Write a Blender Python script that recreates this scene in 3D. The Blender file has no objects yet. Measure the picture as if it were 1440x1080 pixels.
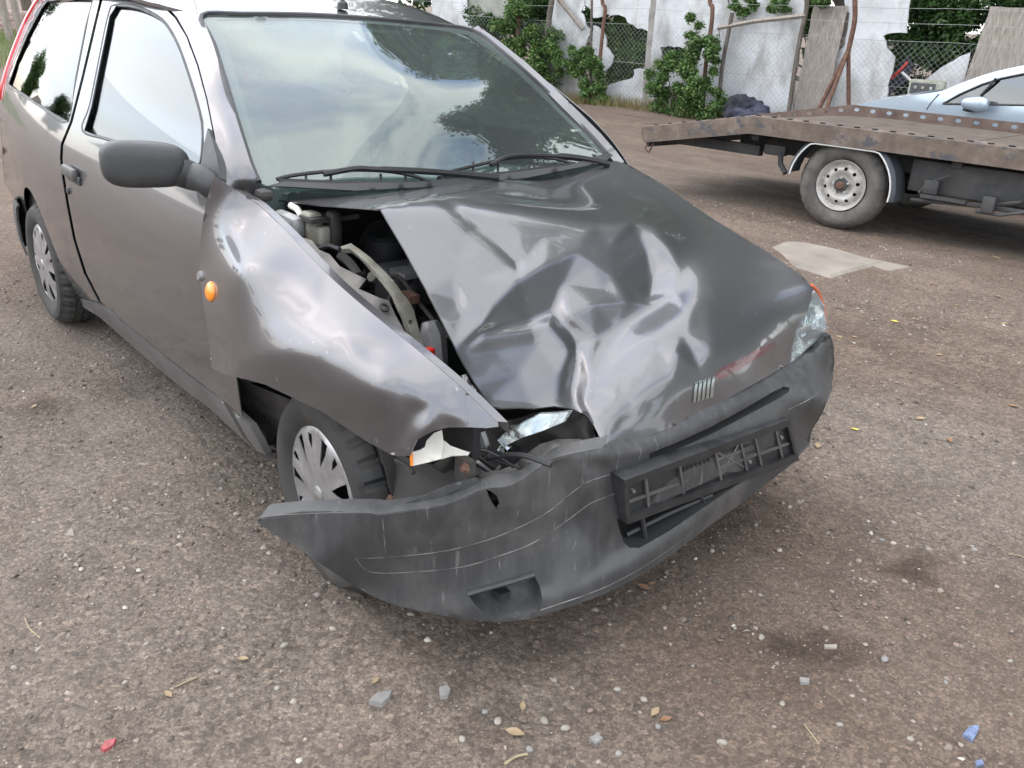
import bpy, bmesh, math, random
import numpy as np
from mathutils import Vector, Matrix
from mathutils.geometry import delaunay_2d_cdt

random.seed(7)
rng = np.random.default_rng(7)
SC = bpy.context.scene
COL = SC.collection

# ------------------------------------------------------------------ camera
CAM = np.array([1.845, -1.673, 1.463])
YAW, PITCH, ROLL = math.radians(139.06), math.radians(23.41), math.radians(2.81)
FPX, IW, IH = 1243.5, 1440.0, 1080.0          # focal length in photo pixels
_f = np.array([math.cos(YAW) * math.cos(PITCH), math.sin(YAW) * math.cos(PITCH), -math.sin(PITCH)])
_r = np.array([math.sin(YAW), -math.cos(YAW), 0.0])
_u = np.cross(_r, _f)
_c, _s = math.cos(ROLL), math.sin(ROLL)
_r, _u = _c * _r + _s * _u, -_s * _r + _c * _u
cd = bpy.data.cameras.new('camera')
cd.sensor_width = 36.0
cd.lens = 36.0 * FPX / IW
cd.clip_start, cd.clip_end = 0.02, 600.0
cam = bpy.data.objects.new('camera', cd)
COL.objects.link(cam)
cam.matrix_world = Matrix([[_r[0], _u[0], -_f[0], CAM[0]], [_r[1], _u[1], -_f[1], CAM[1]],
                           [_r[2], _u[2], -_f[2], CAM[2]], [0, 0, 0, 1]])
SC.camera = cam
SC.render.engine = 'CYCLES'
SC.cycles.use_denoising = True
SC.cycles.max_bounces = 8
SC.cycles.transparent_max_bounces = 24
SC.cycles.sample_clamp_indirect = 6.0
SC.view_settings.view_transform = 'Standard'
SC.view_settings.look = 'None'
SC.view_settings.gamma = 1.0
SC.view_settings.use_curve_mapping = False
SC.view_settings.exposure = 0.27

# ------------------------------------------------------------------ sky and sun
SUN_EL, SUN_AZ = math.radians(58), math.radians(215)     # direction towards the sun, azimuth from +x
world = bpy.data.worlds.new('World')
SC.world = world
world.use_nodes = True
wn, wl = world.node_tree.nodes, world.node_tree.links
wn.clear()
w_out = wn.new('ShaderNodeOutputWorld')
w_bg = wn.new('ShaderNodeBackground')
w_bg.inputs['Strength'].default_value = 0.1
sky = wn.new('ShaderNodeTexSky')
sky.sky_type = 'NISHITA'
sky.sun_disc = False
sky.sun_elevation = SUN_EL
sky.sun_rotation = math.pi / 2 - SUN_AZ
sky.dust_density = 2.0
tc = wn.new('ShaderNodeTexCoord')
mp = wn.new('ShaderNodeMapping')
mp.inputs['Scale'].default_value = (1.0, 1.0, 2.2)
mp.inputs['Rotation'].default_value = (0.0, 0.0, 3.4)
nz = wn.new('ShaderNodeTexNoise')
nz.inputs['Scale'].default_value = 2.1
nz.inputs['Detail'].default_value = 6.0
nz.inputs['Roughness'].default_value = 0.5
nz.inputs['Distortion'].default_value = 0.3
ramp = wn.new('ShaderNodeValToRGB')
ramp.color_ramp.elements[0].position = 0.34
ramp.color_ramp.elements[1].position = 0.53
nz2 = wn.new('ShaderNodeTexNoise')
nz2.inputs['Scale'].default_value = 3.1
nz2.inputs['Detail'].default_value = 3.0
ramp2 = wn.new('ShaderNodeValToRGB')                      # cloud brightness
ramp2.color_ramp.elements[0].position = 0.3
ramp2.color_ramp.elements[0].color = (20.5, 21.2, 22.0, 1)
ramp2.color_ramp.elements[1].position = 0.7
ramp2.color_ramp.elements[1].color = (26.5, 26.5, 26.5, 1)
w_mix = wn.new('ShaderNodeMix')
w_mix.data_type = 'RGBA'
wl.new(tc.outputs['Generated'], mp.inputs['Vector'])
wl.new(mp.outputs[0], nz.inputs['Vector'])
wl.new(mp.outputs[0], nz2.inputs['Vector'])
wl.new(nz.outputs['Fac'], ramp.inputs['Fac'])
wl.new(nz2.outputs['Fac'], ramp2.inputs['Fac'])
wl.new(ramp.outputs['Color'], w_mix.inputs[0])
sk_gain = wn.new('ShaderNodeMix')
sk_gain.data_type = 'RGBA'
sk_gain.blend_type = 'MULTIPLY'
sk_gain.inputs[0].default_value = 1.0
sk_gain.inputs[7].default_value = (4.6, 4.6, 4.6, 1)      # thin bright veil in the clear gaps
wl.new(sky.outputs['Color'], sk_gain.inputs[6])
wl.new(sk_gain.outputs[2], w_mix.inputs[6])
wl.new(ramp2.outputs['Color'], w_mix.inputs[7])
wl.new(w_mix.outputs[2], w_bg.inputs['Color'])
wl.new(w_bg.outputs[0], w_out.inputs['Surface'])

sd = bpy.data.lights.new('sun', 'SUN')
sd.energy = 1.2
sd.angle = math.radians(100)
sd.color = (1.0, 0.97, 0.92)
sun = bpy.data.objects.new('sun', sd)
COL.objects.link(sun)
_sv = Vector((math.cos(SUN_EL) * math.cos(SUN_AZ), math.cos(SUN_EL) * math.sin(SUN_AZ), math.sin(SUN_EL)))
sun.rotation_euler = _sv.to_track_quat('Z', 'Y').to_euler()
sun.location = (0, 0, 20)

# ------------------------------------------------------------------ measuring helpers
def ray(px, py):
    return _f + _r * ((px - IW / 2) / FPX) - _u * ((py - IH / 2) / FPX)

def on(px, py, **k):
    """point of the photo's sight line (px, py) whose x, y or z is given"""
    d = ray(px, py)
    (a, v), = k.items()
    i = 'xyz'.index(a)
    return CAM + d * ((v - CAM[i]) / d[i])

def pj(P):
    q = np.asarray(P, float) - CAM
    return IW / 2 + FPX * (q @ _r) / (q @ _f), IH / 2 - FPX * (q @ _u) / (q @ _f)

def depth(P):
    return float((np.asarray(P, float) - CAM) @ _f)

# ------------------------------------------------------------------ object helpers
def tag(o, label=None, cat=None, group=None, kind=None):
    if label: o['label'] = label
    if cat: o['category'] = cat
    if group: o['group'] = group
    if kind: o['kind'] = kind
    return o

def empty(name, loc, label=None, cat=None, group=None, rz=0.0):
    o = bpy.data.objects.new(name, None)
    o.empty_display_size = 0.1
    COL.objects.link(o)
    o.location = loc
    o.rotation_euler = (0, 0, rz)
    return tag(o, label, cat, group)

def origin_of(p):
    v = Vector((0, 0, 0))
    while p is not None:
        v += p.location
        p = p.parent
    return np.array(v)

def mk(name, verts, faces, mat, parent=None, smooth=True, thick=0.0, off=0.0, local=False, auto=None):
    """one mesh object; verts in world coordinates (or local to the parent)"""
    V = np.asarray(verts, float).reshape(-1, 3)
    if parent is not None and not local:
        V = V - origin_of(parent)
    faces = [tuple(int(i) for i in f) for f in faces]
    used = np.zeros(len(V), bool)
    for f in faces: used[list(f)] = True
    if not used.all():
        ix = np.cumsum(used) - 1; V = V[used]; faces = [tuple(ix[i] for i in f) for f in faces]
    if thick:
        V, faces = thicken(V, faces, thick, off)
    me = bpy.data.meshes.new(name)
    me.from_pydata(V.tolist(), [], [tuple(int(i) for i in f) for f in faces])
    me.update()
    if smooth:
        me.polygons.foreach_set('use_smooth', [True] * len(me.polygons))
    if auto is not None:
        me.set_sharp_from_angle(angle=math.radians(auto))
    if isinstance(mat, (list, tuple)):
        for m in mat: me.materials.append(m)
    elif mat is not None:
        me.materials.append(mat)
    o = bpy.data.objects.new(name, me)
    COL.objects.link(o)
    if parent is not None: o.parent = parent
    return o

def thicken(V, faces, th, off):
    """give an open sheet real thickness; front, back and rim keep their own vertices so that shading stays clean"""
    F = [tuple(int(i) for i in f) for f in faces]
    N = np.zeros_like(V)
    for f in F:
        P = V[list(f)]
        n = np.cross(P[1] - P[0], P[2] - P[0]) if len(f) == 3 else np.cross(P[2] - P[0], P[3 % len(f)] - P[1])
        for i in f: N[i] += n
    N /= np.linalg.norm(N, axis=1)[:, None] + 1e-12
    A = V + N * th * (off + 1) / 2
    B = V + N * th * (off - 1) / 2
    m = len(V)
    out = list(F) + [tuple(i + m for i in reversed(f)) for f in F]
    ed = {}
    for f in F:
        for a, b in zip(f, f[1:] + f[:1]):
            if (b, a) in ed: del ed[(b, a)]
            else: ed[(a, b)] = 1
    X = [A, B]; k = 2 * m
    R = []
    for a, b in ed:
        R += [A[b], A[a], B[a], B[b]]
        out.append((k, k + 1, k + 2, k + 3)); k += 4
    if R: X.append(np.array(R))
    return np.vstack(X), out

class MB:
    """collects simple solids; build() links them as one mesh"""
    def __init__(s): s.v, s.f = [], []
    def add(s, V, F):
        n = len(s.v)
        s.v += [tuple(map(float, p)) for p in V]
        s.f += [tuple(int(i) + n for i in f) for f in F]
        return s
    def box(s, c, d, R=None, bev=0.0):
        c = np.array(c, float); d = np.array(d, float) / 2
        if bev <= 0:
            P = np.array([[i, j, k] for i in (-1, 1) for j in (-1, 1) for k in (-1, 1)]) * d
            F = [(0, 1, 3, 2), (4, 6, 7, 5), (0, 4, 5, 1), (2, 3, 7, 6), (0, 2, 6, 4), (1, 5, 7, 3)]
        else:
            bm = bmesh.new()
            bmesh.ops.create_cube(bm, size=1.0)
            for v in bm.verts: v.co = Vector((v.co.x * 2 * d[0], v.co.y * 2 * d[1], v.co.z * 2 * d[2]))
            bmesh.ops.bevel(bm, geom=bm.edges[:], offset=min(bev, d.min() * .95), segments=2, affect='EDGES', profile=.5)
            P = np.array([tuple(v.co) for v in bm.verts]); bm.verts.index_update()
            F = [tuple(v.index for v in f.verts) for f in bm.faces]; bm.free()
        if R is not None: P = P @ np.array(R).T
        return s.add(P + c, F)
    def tube(s, pts, r, n=8, cap=True):
        P = np.array(pts, float)
        m = len(P)
        rr = np.full(m, r, float) if np.isscalar(r) else np.array(r, float)
        T = np.gradient(P, axis=0) if m > 1 else np.array([[0, 0, 1.]])
        T /= np.linalg.norm(T, axis=1)[:, None] + 1e-12
        a = np.array([0, 0, 1.]) if abs(T[0][2]) < .9 else np.array([1., 0, 0])
        V = []
        N = np.cross(T[0], a); N /= np.linalg.norm(N)
        for i in range(m):
            N = N - T[i] * (N @ T[i]); N /= np.linalg.norm(N) + 1e-12
            B = np.cross(T[i], N)
            for k in range(n):
                t = 2 * math.pi * k / n
                V.append(P[i] + rr[i] * (N * math.cos(t) + B * math.sin(t)))
        F = [(i * n + k, i * n + (k + 1) % n, (i + 1) * n + (k + 1) % n, (i + 1) * n + k) for i in range(m - 1) for k in range(n)]
        if cap: F += [tuple(range(n - 1, -1, -1)), tuple((m - 1) * n + k for k in range(n))]
        return s.add(V, F)
    def lathe(s, prof, n=32, c=(0, 0, 0), axis='y', R=None, closed=False):
        """prof: list of (radius, along axis)"""
        V = []
        for r_, h in prof:
            for k in range(n):
                t = 2 * math.pi * k / n
                V.append({'y': (r_ * math.cos(t), h, r_ * math.sin(t)), 'z': (r_ * math.cos(t), r_ * math.sin(t), h),
                          'x': (h, r_ * math.cos(t), r_ * math.sin(t))}[axis])
        m = len(prof)
        F = [(i * n + k, i * n + (k + 1) % n, (i + 1) * n + (k + 1) % n, (i + 1) * n + k) for i in range(m - 1) for k in range(n)]
        if closed: F += [((m - 1) * n + k, (m - 1) * n + (k + 1) % n, (k + 1) % n, k) for k in range(n)]
        V = np.array(V)
        if R is not None: V = V @ np.array(R).T
        return s.add(V + np.array(c), F)
    def prism(s, poly, h0, h1, mapf):
        """closed prism of a 2D polygon, mapf(u, v, h) -> xyz"""
        n = len(poly)
        V = [mapf(a, b, h0) for a, b in poly] + [mapf(a, b, h1) for a, b in poly]
        F = [tuple(range(n - 1, -1, -1)), tuple(range(n, 2 * n))] + [(i, (i + 1) % n, n + (i + 1) % n, n + i) for i in range(n)]
        return s.add(V, F)
    def build(s, name, mat, parent=None, smooth=False, auto=35, **k):
        return mk(name, s.v, s.f, mat, parent, smooth=True, auto=auto, **k)

def fix_normals(o):
    bm = bmesh.new(); bm.from_mesh(o.data)
    bmesh.ops.recalc_face_normals(bm, faces=bm.faces[:])
    bm.to_mesh(o.data); bm.free()
    return o

def catmull(pts, per=8, closed=False):
    P = np.array(pts, float)
    n = len(P)
    out = []
    rngi = range(n if closed else n - 1)
    for i in rngi:
        p0, p1, p2, p3 = (P[(i - 1) % n] if closed or i > 0 else P[0] * 2 - P[1], P[i], P[(i + 1) % n],
                          P[(i + 2) % n] if closed or i + 2 < n else P[n - 1] * 2 - P[n - 2])
        for k in range(per):
            t = k / per
            out.append(.5 * ((2 * p1) + (-p0 + p2) * t + (2 * p0 - 5 * p1 + 4 * p2 - p3) * t * t + (-p0 + 3 * p1 - 3 * p2 + p3) * t ** 3))
    if not closed: out.append(P[-1])
    return np.array(out)

def resample(pts, step, closed=True):
    P = np.array(pts, float)
    if closed: P = np.vstack([P, P[:1]])
    out = []
    for a, b in zip(P[:-1], P[1:]):
        L = np.linalg.norm(b - a)
        k = max(1, int(round(L / step)))
        for i in range(k): out.append(a + (b - a) * i / k)
    if not closed: out.append(P[-1])
    return np.array(out)

def inside(poly, Q):
    poly = np.asarray(poly, float); Q = np.asarray(Q, float)
    x, y = Q[:, 0], Q[:, 1]
    r_ = np.zeros(len(Q), bool)
    n = len(poly)
    for i in range(n):
        (x1, y1), (x2, y2) = poly[i], poly[i - 1]
        c = ((y1 > y) != (y2 > y))
        with np.errstate(divide='ignore', invalid='ignore'):
            xi = (x2 - x1) * (y - y1) / (y2 - y1) + x1
        r_ ^= c & (x < xi)
    return r_

def seg_dist(Q, A, B):
    d = B - A
    t = np.clip(((Q - A) @ d) / (d @ d + 1e-12), 0, 1)
    return np.linalg.norm(Q - (A + t[:, None] * d), axis=1)

def poly_dist(Q, P, closed=True):
    P = np.asarray(P, float)
    D = np.full(len(Q), 1e9)
    n = len(P)
    for i in range(n if closed else n - 1):
        D = np.minimum(D, seg_dist(Q, P[i], P[(i + 1) % n]))
    return D

def fill(outline, step, holes=(), grid=True):
    """triangulate a 2D outline with holes: boundary verts, inner lattice, triangles"""
    rings = [resample(outline, step)] + [resample(h, step) for h in holes]
    pts, edges = [], []
    for R_ in rings:
        n0 = len(pts)
        pts += [tuple(p) for p in R_]
        edges += [(n0 + i, n0 + (i + 1) % len(R_)) for i in range(len(R_))]
    nb = len(rings[0])
    if grid:
        lo, hi = rings[0].min(0), rings[0].max(0)
        xs = np.arange(lo[0], hi[0], step); ys = np.arange(lo[1], hi[1], step * .866)
        G = np.array([(x + (step / 2 if j % 2 else 0), y) for j, y in enumerate(ys) for x in xs]).reshape(-1, 2)
        if len(G):
            G = G[inside(rings[0], G)]
            for R_ in rings[1:]:
                if len(G): G = G[~inside(R_, G)]
        if len(G):
            keep = np.ones(len(G), bool)
            for R_ in rings:
                keep &= poly_dist(G, R_) > step * .45
            pts += [tuple(p) for p in G[keep]]
    r_ = delaunay_2d_cdt([Vector(p) for p in pts], edges, [], 0, 1e-7)
    V = np.array([tuple(v) for v in r_[0]])
    T = np.array([tuple(f) for f in r_[2]])
    cen = V[T].mean(1)
    ok = inside(rings[0], cen)
    for R_ in rings[1:]: ok &= ~inside(R_, cen)
    return V, T[ok], nb

def tps(anchors):
    """thin plate spline of inverse depth over the photo plane; anchors are 3D points or (px, py, 'y', value)"""
    X, Y = [], []
    for a in anchors:
        if len(a) == 3 and not isinstance(a[2], str):
            P = np.array(a, float); p = pj(P)
        else:
            p = (a[0], a[1]); P = on(a[0], a[1], **{a[2]: a[3]})
        X.append(p); Y.append(1.0 / depth(P))
    return tps_raw(np.array(X), np.array(Y))

def tps_raw(X, Y, lam=1e-6):
    X = np.asarray(X, float) / 500.0
    n = len(X)
    def phi(r2): return np.where(r2 > 1e-14, .5 * r2 * np.log(r2 + 1e-30), 0.0)
    K = phi(((X[:, None] - X[None]) ** 2).sum(-1)) + lam * np.eye(n)
    Pm = np.hstack([np.ones((n, 1)), X])
    A = np.block([[K, Pm], [Pm.T, np.zeros((3, 3))]])
    w = np.linalg.solve(A, np.concatenate([Y, np.zeros(3)]))
    def f(Q):
        Q = np.asarray(Q, float) / 500.0
        return phi(((Q[:, None] - X[None]) ** 2).sum(-1)) @ w[:n] + np.hstack([np.ones((len(Q), 1)), Q]) @ w[n:]
    return f

def relief(ctrl, lines, blur, size, step=2.0):
    """height map over the photo plane: points (px, py, h) joined by a triangulation that keeps the given lines, then softened"""
    x0, y0, x1, y1 = size
    P = [tuple(c[:2]) for c in ctrl]; H = [c[2] for c in ctrl]
    edges = []
    for L in lines:
        n0 = len(P)
        for a in L: P.append(tuple(a[:2])); H.append(a[2])
        edges += [(n0 + i, n0 + i + 1) for i in range(len(L) - 1)]
    n0 = len(P)
    for q in ((x0, y0), (x1, y0), (x1, y1), (x0, y1)): P.append(q); H.append(0.0)
    r_ = delaunay_2d_cdt([Vector(p) for p in P], edges, [], 0, .5)
    V = np.array([tuple(v) for v in r_[0]])
    Hn = np.zeros(len(V))
    for i, src in enumerate(r_[3]):
        if src: Hn[i] = H[src[0]]
        else:
            d = [np.hypot(V[i][0] - p[0], V[i][1] - p[1]) for p in P]
            j = np.argsort(d)[:3]; w = 1 / (np.array(d)[j] + 1e-3); Hn[i] = (w * np.array(H)[j]).sum() / w.sum()
    nx, ny = int((x1 - x0) / step) + 1, int((y1 - y0) / step) + 1
    gx, gy = np.meshgrid(x0 + np.arange(nx) * step, y0 + np.arange(ny) * step)
    Z = np.zeros((ny, nx))
    for t in r_[2]:
        a, b, c = (V[i] for i in t)
        den = (b[1] - c[1]) * (a[0] - c[0]) + (c[0] - b[0]) * (a[1] - c[1])
        if abs(den) < 1e-9: continue
        l1 = ((b[1] - c[1]) * (gx - c[0]) + (c[0] - b[0]) * (gy - c[1])) / den
        l2 = ((c[1] - a[1]) * (gx - c[0]) + (a[0] - c[0]) * (gy - c[1])) / den
        l3 = 1 - l1 - l2
        m = (l1 > -1e-6) & (l2 > -1e-6) & (l3 > -1e-6)
        Z[m] = (l1 * Hn[t[0]] + l2 * Hn[t[1]] + l3 * Hn[t[2]])[m]
    def gauss(A, s):
        k = np.arange(-int(3 * s), int(3 * s) + 1); g = np.exp(-k * k / (2 * s * s)); g /= g.sum()
        for ax in (0, 1):
            B = np.pad(A, [(len(k) // 2,) * 2 if a == ax else (0, 0) for a in (0, 1)], mode='edge')
            A = np.apply_along_axis(lambda m: np.convolve(m, g, 'valid'), ax, B)
        return A
    if blur: Z = gauss(Z, blur / step)
    def f(Q):
        u = np.clip((Q[:, 0] - x0) / step, 0, nx - 1.001); v = np.clip((Q[:, 1] - y0) / step, 0, ny - 1.001)
        i, j = u.astype(int), v.astype(int); a, b = u - i, v - j
        return (Z[j, i] * (1 - a) * (1 - b) + Z[j, i + 1] * a * (1 - b) + Z[j + 1, i] * (1 - a) * b + Z[j + 1, i + 1] * a * b)
    return f

def crumple(outline, n, amp, seed, blur=4.0):
    """random dents over an outline"""
    P = np.array(outline, float); lo, hi = P.min(0) - 8, P.max(0) + 8; r0 = random.Random(seed)
    return relief([(r0.uniform(lo[0], hi[0]), r0.uniform(lo[1], hi[1]), r0.uniform(-amp, amp)) for _ in range(n)], [], blur, (lo[0], lo[1], hi[0], hi[1]), 2.0)

def lift(Q, inv, push=None):
    """photo points -> 3D through an inverse depth function, push = metres towards the camera"""
    Q = np.asarray(Q, float)
    t = 1.0 / inv(Q)
    D = _f + np.outer((Q[:, 0] - IW / 2) / FPX, _r) - np.outer((Q[:, 1] - IH / 2) / FPX, _u)
    if push is not None:
        t = t - push(Q) / np.linalg.norm(D, axis=1)
    return CAM + D * t[:, None]

def sheet(name, outline, inv, step, mat, parent, holes=(), push=None, thick=0.003, off=-1.0, smooth_outline=0, skirt=None):
    """panel whose outline and holes are measured in the photo and whose depth comes from inv; normals face the camera"""
    if smooth_outline: outline = catmull(outline, smooth_outline, True)
    V, T, nb = fill(outline, step, holes)
    P = lift(V, inv, push)
    a, b, c = P[T[:, 0]], P[T[:, 1]], P[T[:, 2]]
    nrm = np.cross(b - a, c - a)
    flip = (nrm * (CAM - a)).sum(1) < 0
    T[flip] = T[flip][:, ::-1]
    P = P.tolist(); F = T.tolist()
    if skirt:                                       # turn the edge round: list of (photo polyline test, 3D offsets)
        ring = list(range(nb))
        for test, offs in skirt:
            sel = [test(V[i]) for i in ring]
            prev = {i: i for i in ring}
            for d in offs:
                new = {}
                for i in ring:
                    if sel[i]:
                        P.append((np.array(P[i]) + np.array(d)).tolist()); new[i] = len(P) - 1
                for i in ring:
                    j = (i + 1) % nb
                    if sel[i] and sel[j]: F.append([prev[j], prev[i], new[i], new[j]])
                prev = dict(prev); prev.update(new)
    return mk(name, P, F, mat, parent, thick=thick, off=off)
# ------------------------------------------------------------------ materials
def mat(name, col, rough=.6, metal=0.0, **k):
    m = bpy.data.materials.new(name)
    m.use_nodes = True
    b = m.node_tree.nodes['Principled BSDF']
    b.inputs['Base Color'].default_value = (*col, 1)
    b.inputs['Roughness'].default_value = rough
    b.inputs['Metallic'].default_value = metal
    for a, v in k.items(): b.inputs[a.replace('_', ' ')].default_value = v
    return m

def nn(m, kind, **k):
    n = m.node_tree.nodes.new(kind)
    for a, v in k.items():
        if a in n.inputs: n.inputs[a].default_value = v
        else: setattr(n, a, v)
    return n

def noise_col(m, stops, scale=5, detail=6, rough=.6, stretch=(1, 1, 1), coord='Object', bump=0.0, bscale=None, rrange=None, dist=0.0, bdist=.01):
    """base colour from a noise ramp; stops = [(pos, rgb)...]; optional bump and roughness range"""
    t, l = m.node_tree, m.node_tree.links
    b = t.nodes['Principled BSDF']
    tc_ = nn(m, 'ShaderNodeTexCoord'); mp_ = nn(m, 'ShaderNodeMapping')
    mp_.inputs['Scale'].default_value = stretch
    l.new(tc_.outputs[coord], mp_.inputs['Vector'])
    n = nn(m, 'ShaderNodeTexNoise', Scale=scale, Detail=detail, Roughness=rough, Distortion=dist)
    l.new(mp_.outputs[0], n.inputs['Vector'])
    r_ = nn(m, 'ShaderNodeValToRGB')
    e = r_.color_ramp.elements
    while len(e) < len(stops): e.new(.5)
    for i, (p, c) in enumerate(stops): e[i].position = p; e[i].color = (*c, 1)
    l.new(n.outputs['Fac'], r_.inputs['Fac'])
    l.new(r_.outputs['Color'], b.inputs['Base Color'])
    if rrange:
        mr = nn(m, 'ShaderNodeMapRange'); mr.inputs['To Min'].default_value, mr.inputs['To Max'].default_value = rrange
        mr.inputs['From Min'].default_value, mr.inputs['From Max'].default_value = .3, .7
        l.new(n.outputs['Fac'], mr.inputs['Value']); l.new(mr.outputs[0], b.inputs['Roughness'])
    if bump:
        n2 = nn(m, 'ShaderNodeTexNoise', Scale=bscale or scale * 4, Detail=5.0)
        l.new(mp_.outputs[0], n2.inputs['Vector'])
        bp = nn(m, 'ShaderNodeBump', Strength=bump, Distance=bdist)
        l.new(n2.outputs['Fac'], bp.inputs['Height']); l.new(bp.outputs[0], b.inputs['Normal'])
    return m

def mix_in(m, col, scale, lo, hi, stretch=(1, 1, 1), detail=8, rough_to=None, amount=1.0, coord='Object'):
    """lay a second colour over the base where a noise is high (dirt, scuffs, chips)"""
    t, l = m.node_tree, m.node_tree.links
    b = t.nodes['Principled BSDF']
    tc_ = nn(m, 'ShaderNodeTexCoord'); mp_ = nn(m, 'ShaderNodeMapping')
    mp_.inputs['Scale'].default_value = stretch
    l.new(tc_.outputs[coord], mp_.inputs['Vector'])
    n = nn(m, 'ShaderNodeTexNoise', Scale=scale, Detail=detail, Roughness=.65)
    l.new(mp_.outputs[0], n.inputs['Vector'])
    mr = nn(m, 'ShaderNodeMapRange'); mr.inputs['From Min'].default_value, mr.inputs['From Max'].default_value = lo, hi
    mr.inputs['To Max'].default_value = amount
    l.new(n.outputs['Fac'], mr.inputs['Value'])
    mx = nn(m, 'ShaderNodeMix'); mx.data_type = 'RGBA'
    mx.inputs[7].default_value = (*col, 1)
    l.new(mr.outputs[0], mx.inputs[0])
    src = b.inputs['Base Color']
    if src.is_linked: l.new(src.links[0].from_socket, mx.inputs[6])
    else: mx.inputs[6].default_value = src.default_value
    l.new(mx.outputs[2], src)
    if rough_to is not None:
        m2 = nn(m, 'ShaderNodeMix'); m2.data_type = 'FLOAT'
        m2.inputs[3].default_value = rough_to
        l.new(mr.outputs[0], m2.inputs[0])
        s2 = b.inputs['Roughness']
        if s2.is_linked: l.new(s2.links[0].from_socket, m2.inputs[2])
        else: m2.inputs[2].default_value = s2.default_value
        l.new(m2.outputs[0], s2)
    return m

def glass_mat(name, tint, f0=.07, film=0.0, film_col=(.7, .72, .74)):
    m = bpy.data.materials.new(name); m.use_nodes = True
    t, l = m.node_tree, m.node_tree.links
    t.nodes.clear()
    out = nn(m, 'ShaderNodeOutputMaterial'); tr = nn(m, 'ShaderNodeBsdfTransparent'); gl = nn(m, 'ShaderNodeBsdfGlossy')
    tr.inputs['Color'].default_value = (*tint, 1)
    gl.inputs['Roughness'].default_value = .015
    lw = nn(m, 'ShaderNodeLayerWeight'); lw.inputs['Blend'].default_value = .5
    p5 = nn(m, 'ShaderNodeMath', operation='POWER'); p5.inputs[1].default_value = 4.5
    ma = nn(m, 'ShaderNodeMath', operation='MULTIPLY_ADD'); ma.inputs[1].default_value = 1 - f0; ma.inputs[2].default_value = f0
    mx = nn(m, 'ShaderNodeMixShader')
    l.new(lw.outputs['Facing'], p5.inputs[0]); l.new(p5.outputs[0], ma.inputs[0]); l.new(ma.outputs[0], mx.inputs[0])
    l.new(tr.outputs[0], mx.inputs[1]); l.new(gl.outputs[0], mx.inputs[2])
    if film:
        df = nn(m, 'ShaderNodeBsdfDiffuse'); df.inputs['Color'].default_value = (*film_col, 1)
        m2 = nn(m, 'ShaderNodeMixShader'); m2.inputs[0].default_value = film
        l.new(mx.outputs[0], m2.inputs[1]); l.new(df.outputs[0], m2.inputs[2]); l.new(m2.outputs[0], out.inputs[0])
    else: l.new(mx.outputs[0], out.inputs[0])
    return m

def rot_z(a): return np.array([[math.cos(a), -math.sin(a), 0], [math.sin(a), math.cos(a), 0], [0, 0, 1]])

M = {}
p = M['paint'] = mat('grey_metallic_paint', (.105, .10, .107), .30, .80, Coat_Weight=.9, Coat_Roughness=.045, Coat_IOR=1.5)
noise_col(p, [(.3, (.132, .130, .138)), (.7, (.147, .145, .153))], scale=900, detail=2, rrange=(.34, .41))
mix_in(p, (.30, .29, .275), 7, .56, .85, detail=10, rough_to=.55, amount=.35)
mix_in(p, (.55, .54, .53), 46, .70, .74, detail=3, rough_to=.6, amount=.35, stretch=(1, 1, .5))
p = M['plastic'] = mat('black_bumper_plastic', (.03, .032, .035), .5)
noise_col(p, [(.3, (.038, .039, .041)), (.52, (.047, .048, .050)), (.80, (.072, .072, .072))], scale=5, detail=9, stretch=(7, 7, 1.4), bump=.12, bscale=90, rrange=(.42, .58), bdist=.001)
mix_in(p, (.15, .14, .125), 3, .52, .80, detail=10, rough_to=.8, amount=.6)
mix_in(p, (.19, .19, .185), 6, .62, .68, detail=8, rough_to=.8, amount=.45, stretch=(14, 14, .7))
M['black'] = noise_col(mat('black_trim', (.02, .021, .023), .5), [(.3, (.016, .017, .019)), (.7, (.034, .035, .037))], scale=14, rrange=(.38, .6))
M['mirror_plastic'] = noise_col(mat('mirror_plastic', (.03, .032, .034), .5), [(.3, (.030, .032, .034)), (.7, (.046, .048, .05))], scale=30, bump=.15, bscale=500, rrange=(.42, .55), bdist=.001)
M['rubber'] = noise_col(mat('tyre_rubber', (.035, .034, .033), .8), [(.3, (.020, .020, .020)), (.7, (.050, .047, .043))], scale=6, bump=.2, bscale=200, rrange=(.65, .9), bdist=.001)
mix_in(M['rubber'], (.11, .095, .08), 9, .57, .8, amount=.4)
M['hubcap'] = noise_col(mat('silver_hubcap', (.55, .55, .56), .35, .75), [(.3, (.36, .36, .37)), (.7, (.47, .47, .48))], scale=60, rrange=(.28, .42))
mix_in(M['hubcap'], (.2, .17, .14), 12, .62, .85, rough_to=.8, amount=.5)
M['dark'] = mat('dark_underside', (.012, .012, .013), .9)
M['liner'] = noise_col(mat('arch_liner', (.05, .05, .05), .8), [(.3, (.022, .021, .021)), (.7, (.062, .056, .050))], scale=9, bump=.4, bscale=40, rrange=(.6, .9))
M['glass'] = glass_mat('window_glass', (.36, .42, .44), .15)
M['screen'] = glass_mat('windscreen_glass', (.74, .86, .82), .095, .035)
M['lamp_glass'] = glass_mat('headlamp_glass', (.86, .9, .9), .07, .10, (.6, .64, .66))
M['chrome'] = mat('chrome', (.75, .76, .77), .12, 1.0)
M['lamp_in'] = mat('reflector', (.62, .64, .66), .25, .9)
M['amber_dark'] = mat('amber_lens', (.50, .10, .03), .3)
M['orange'] = mat('orange_lens', (.85, .25, .02), .25, Coat_Weight=.6)
M['red_lens'] = mat('red_lens', (.55, .03, .035), .22, Coat_Weight=.6)
M['seat'] = noise_col(mat('seat_fabric', (.09, .09, .095), .95), [(.3, (.08, .08, .085)), (.7, (.14, .14, .145))], scale=60)
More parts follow.
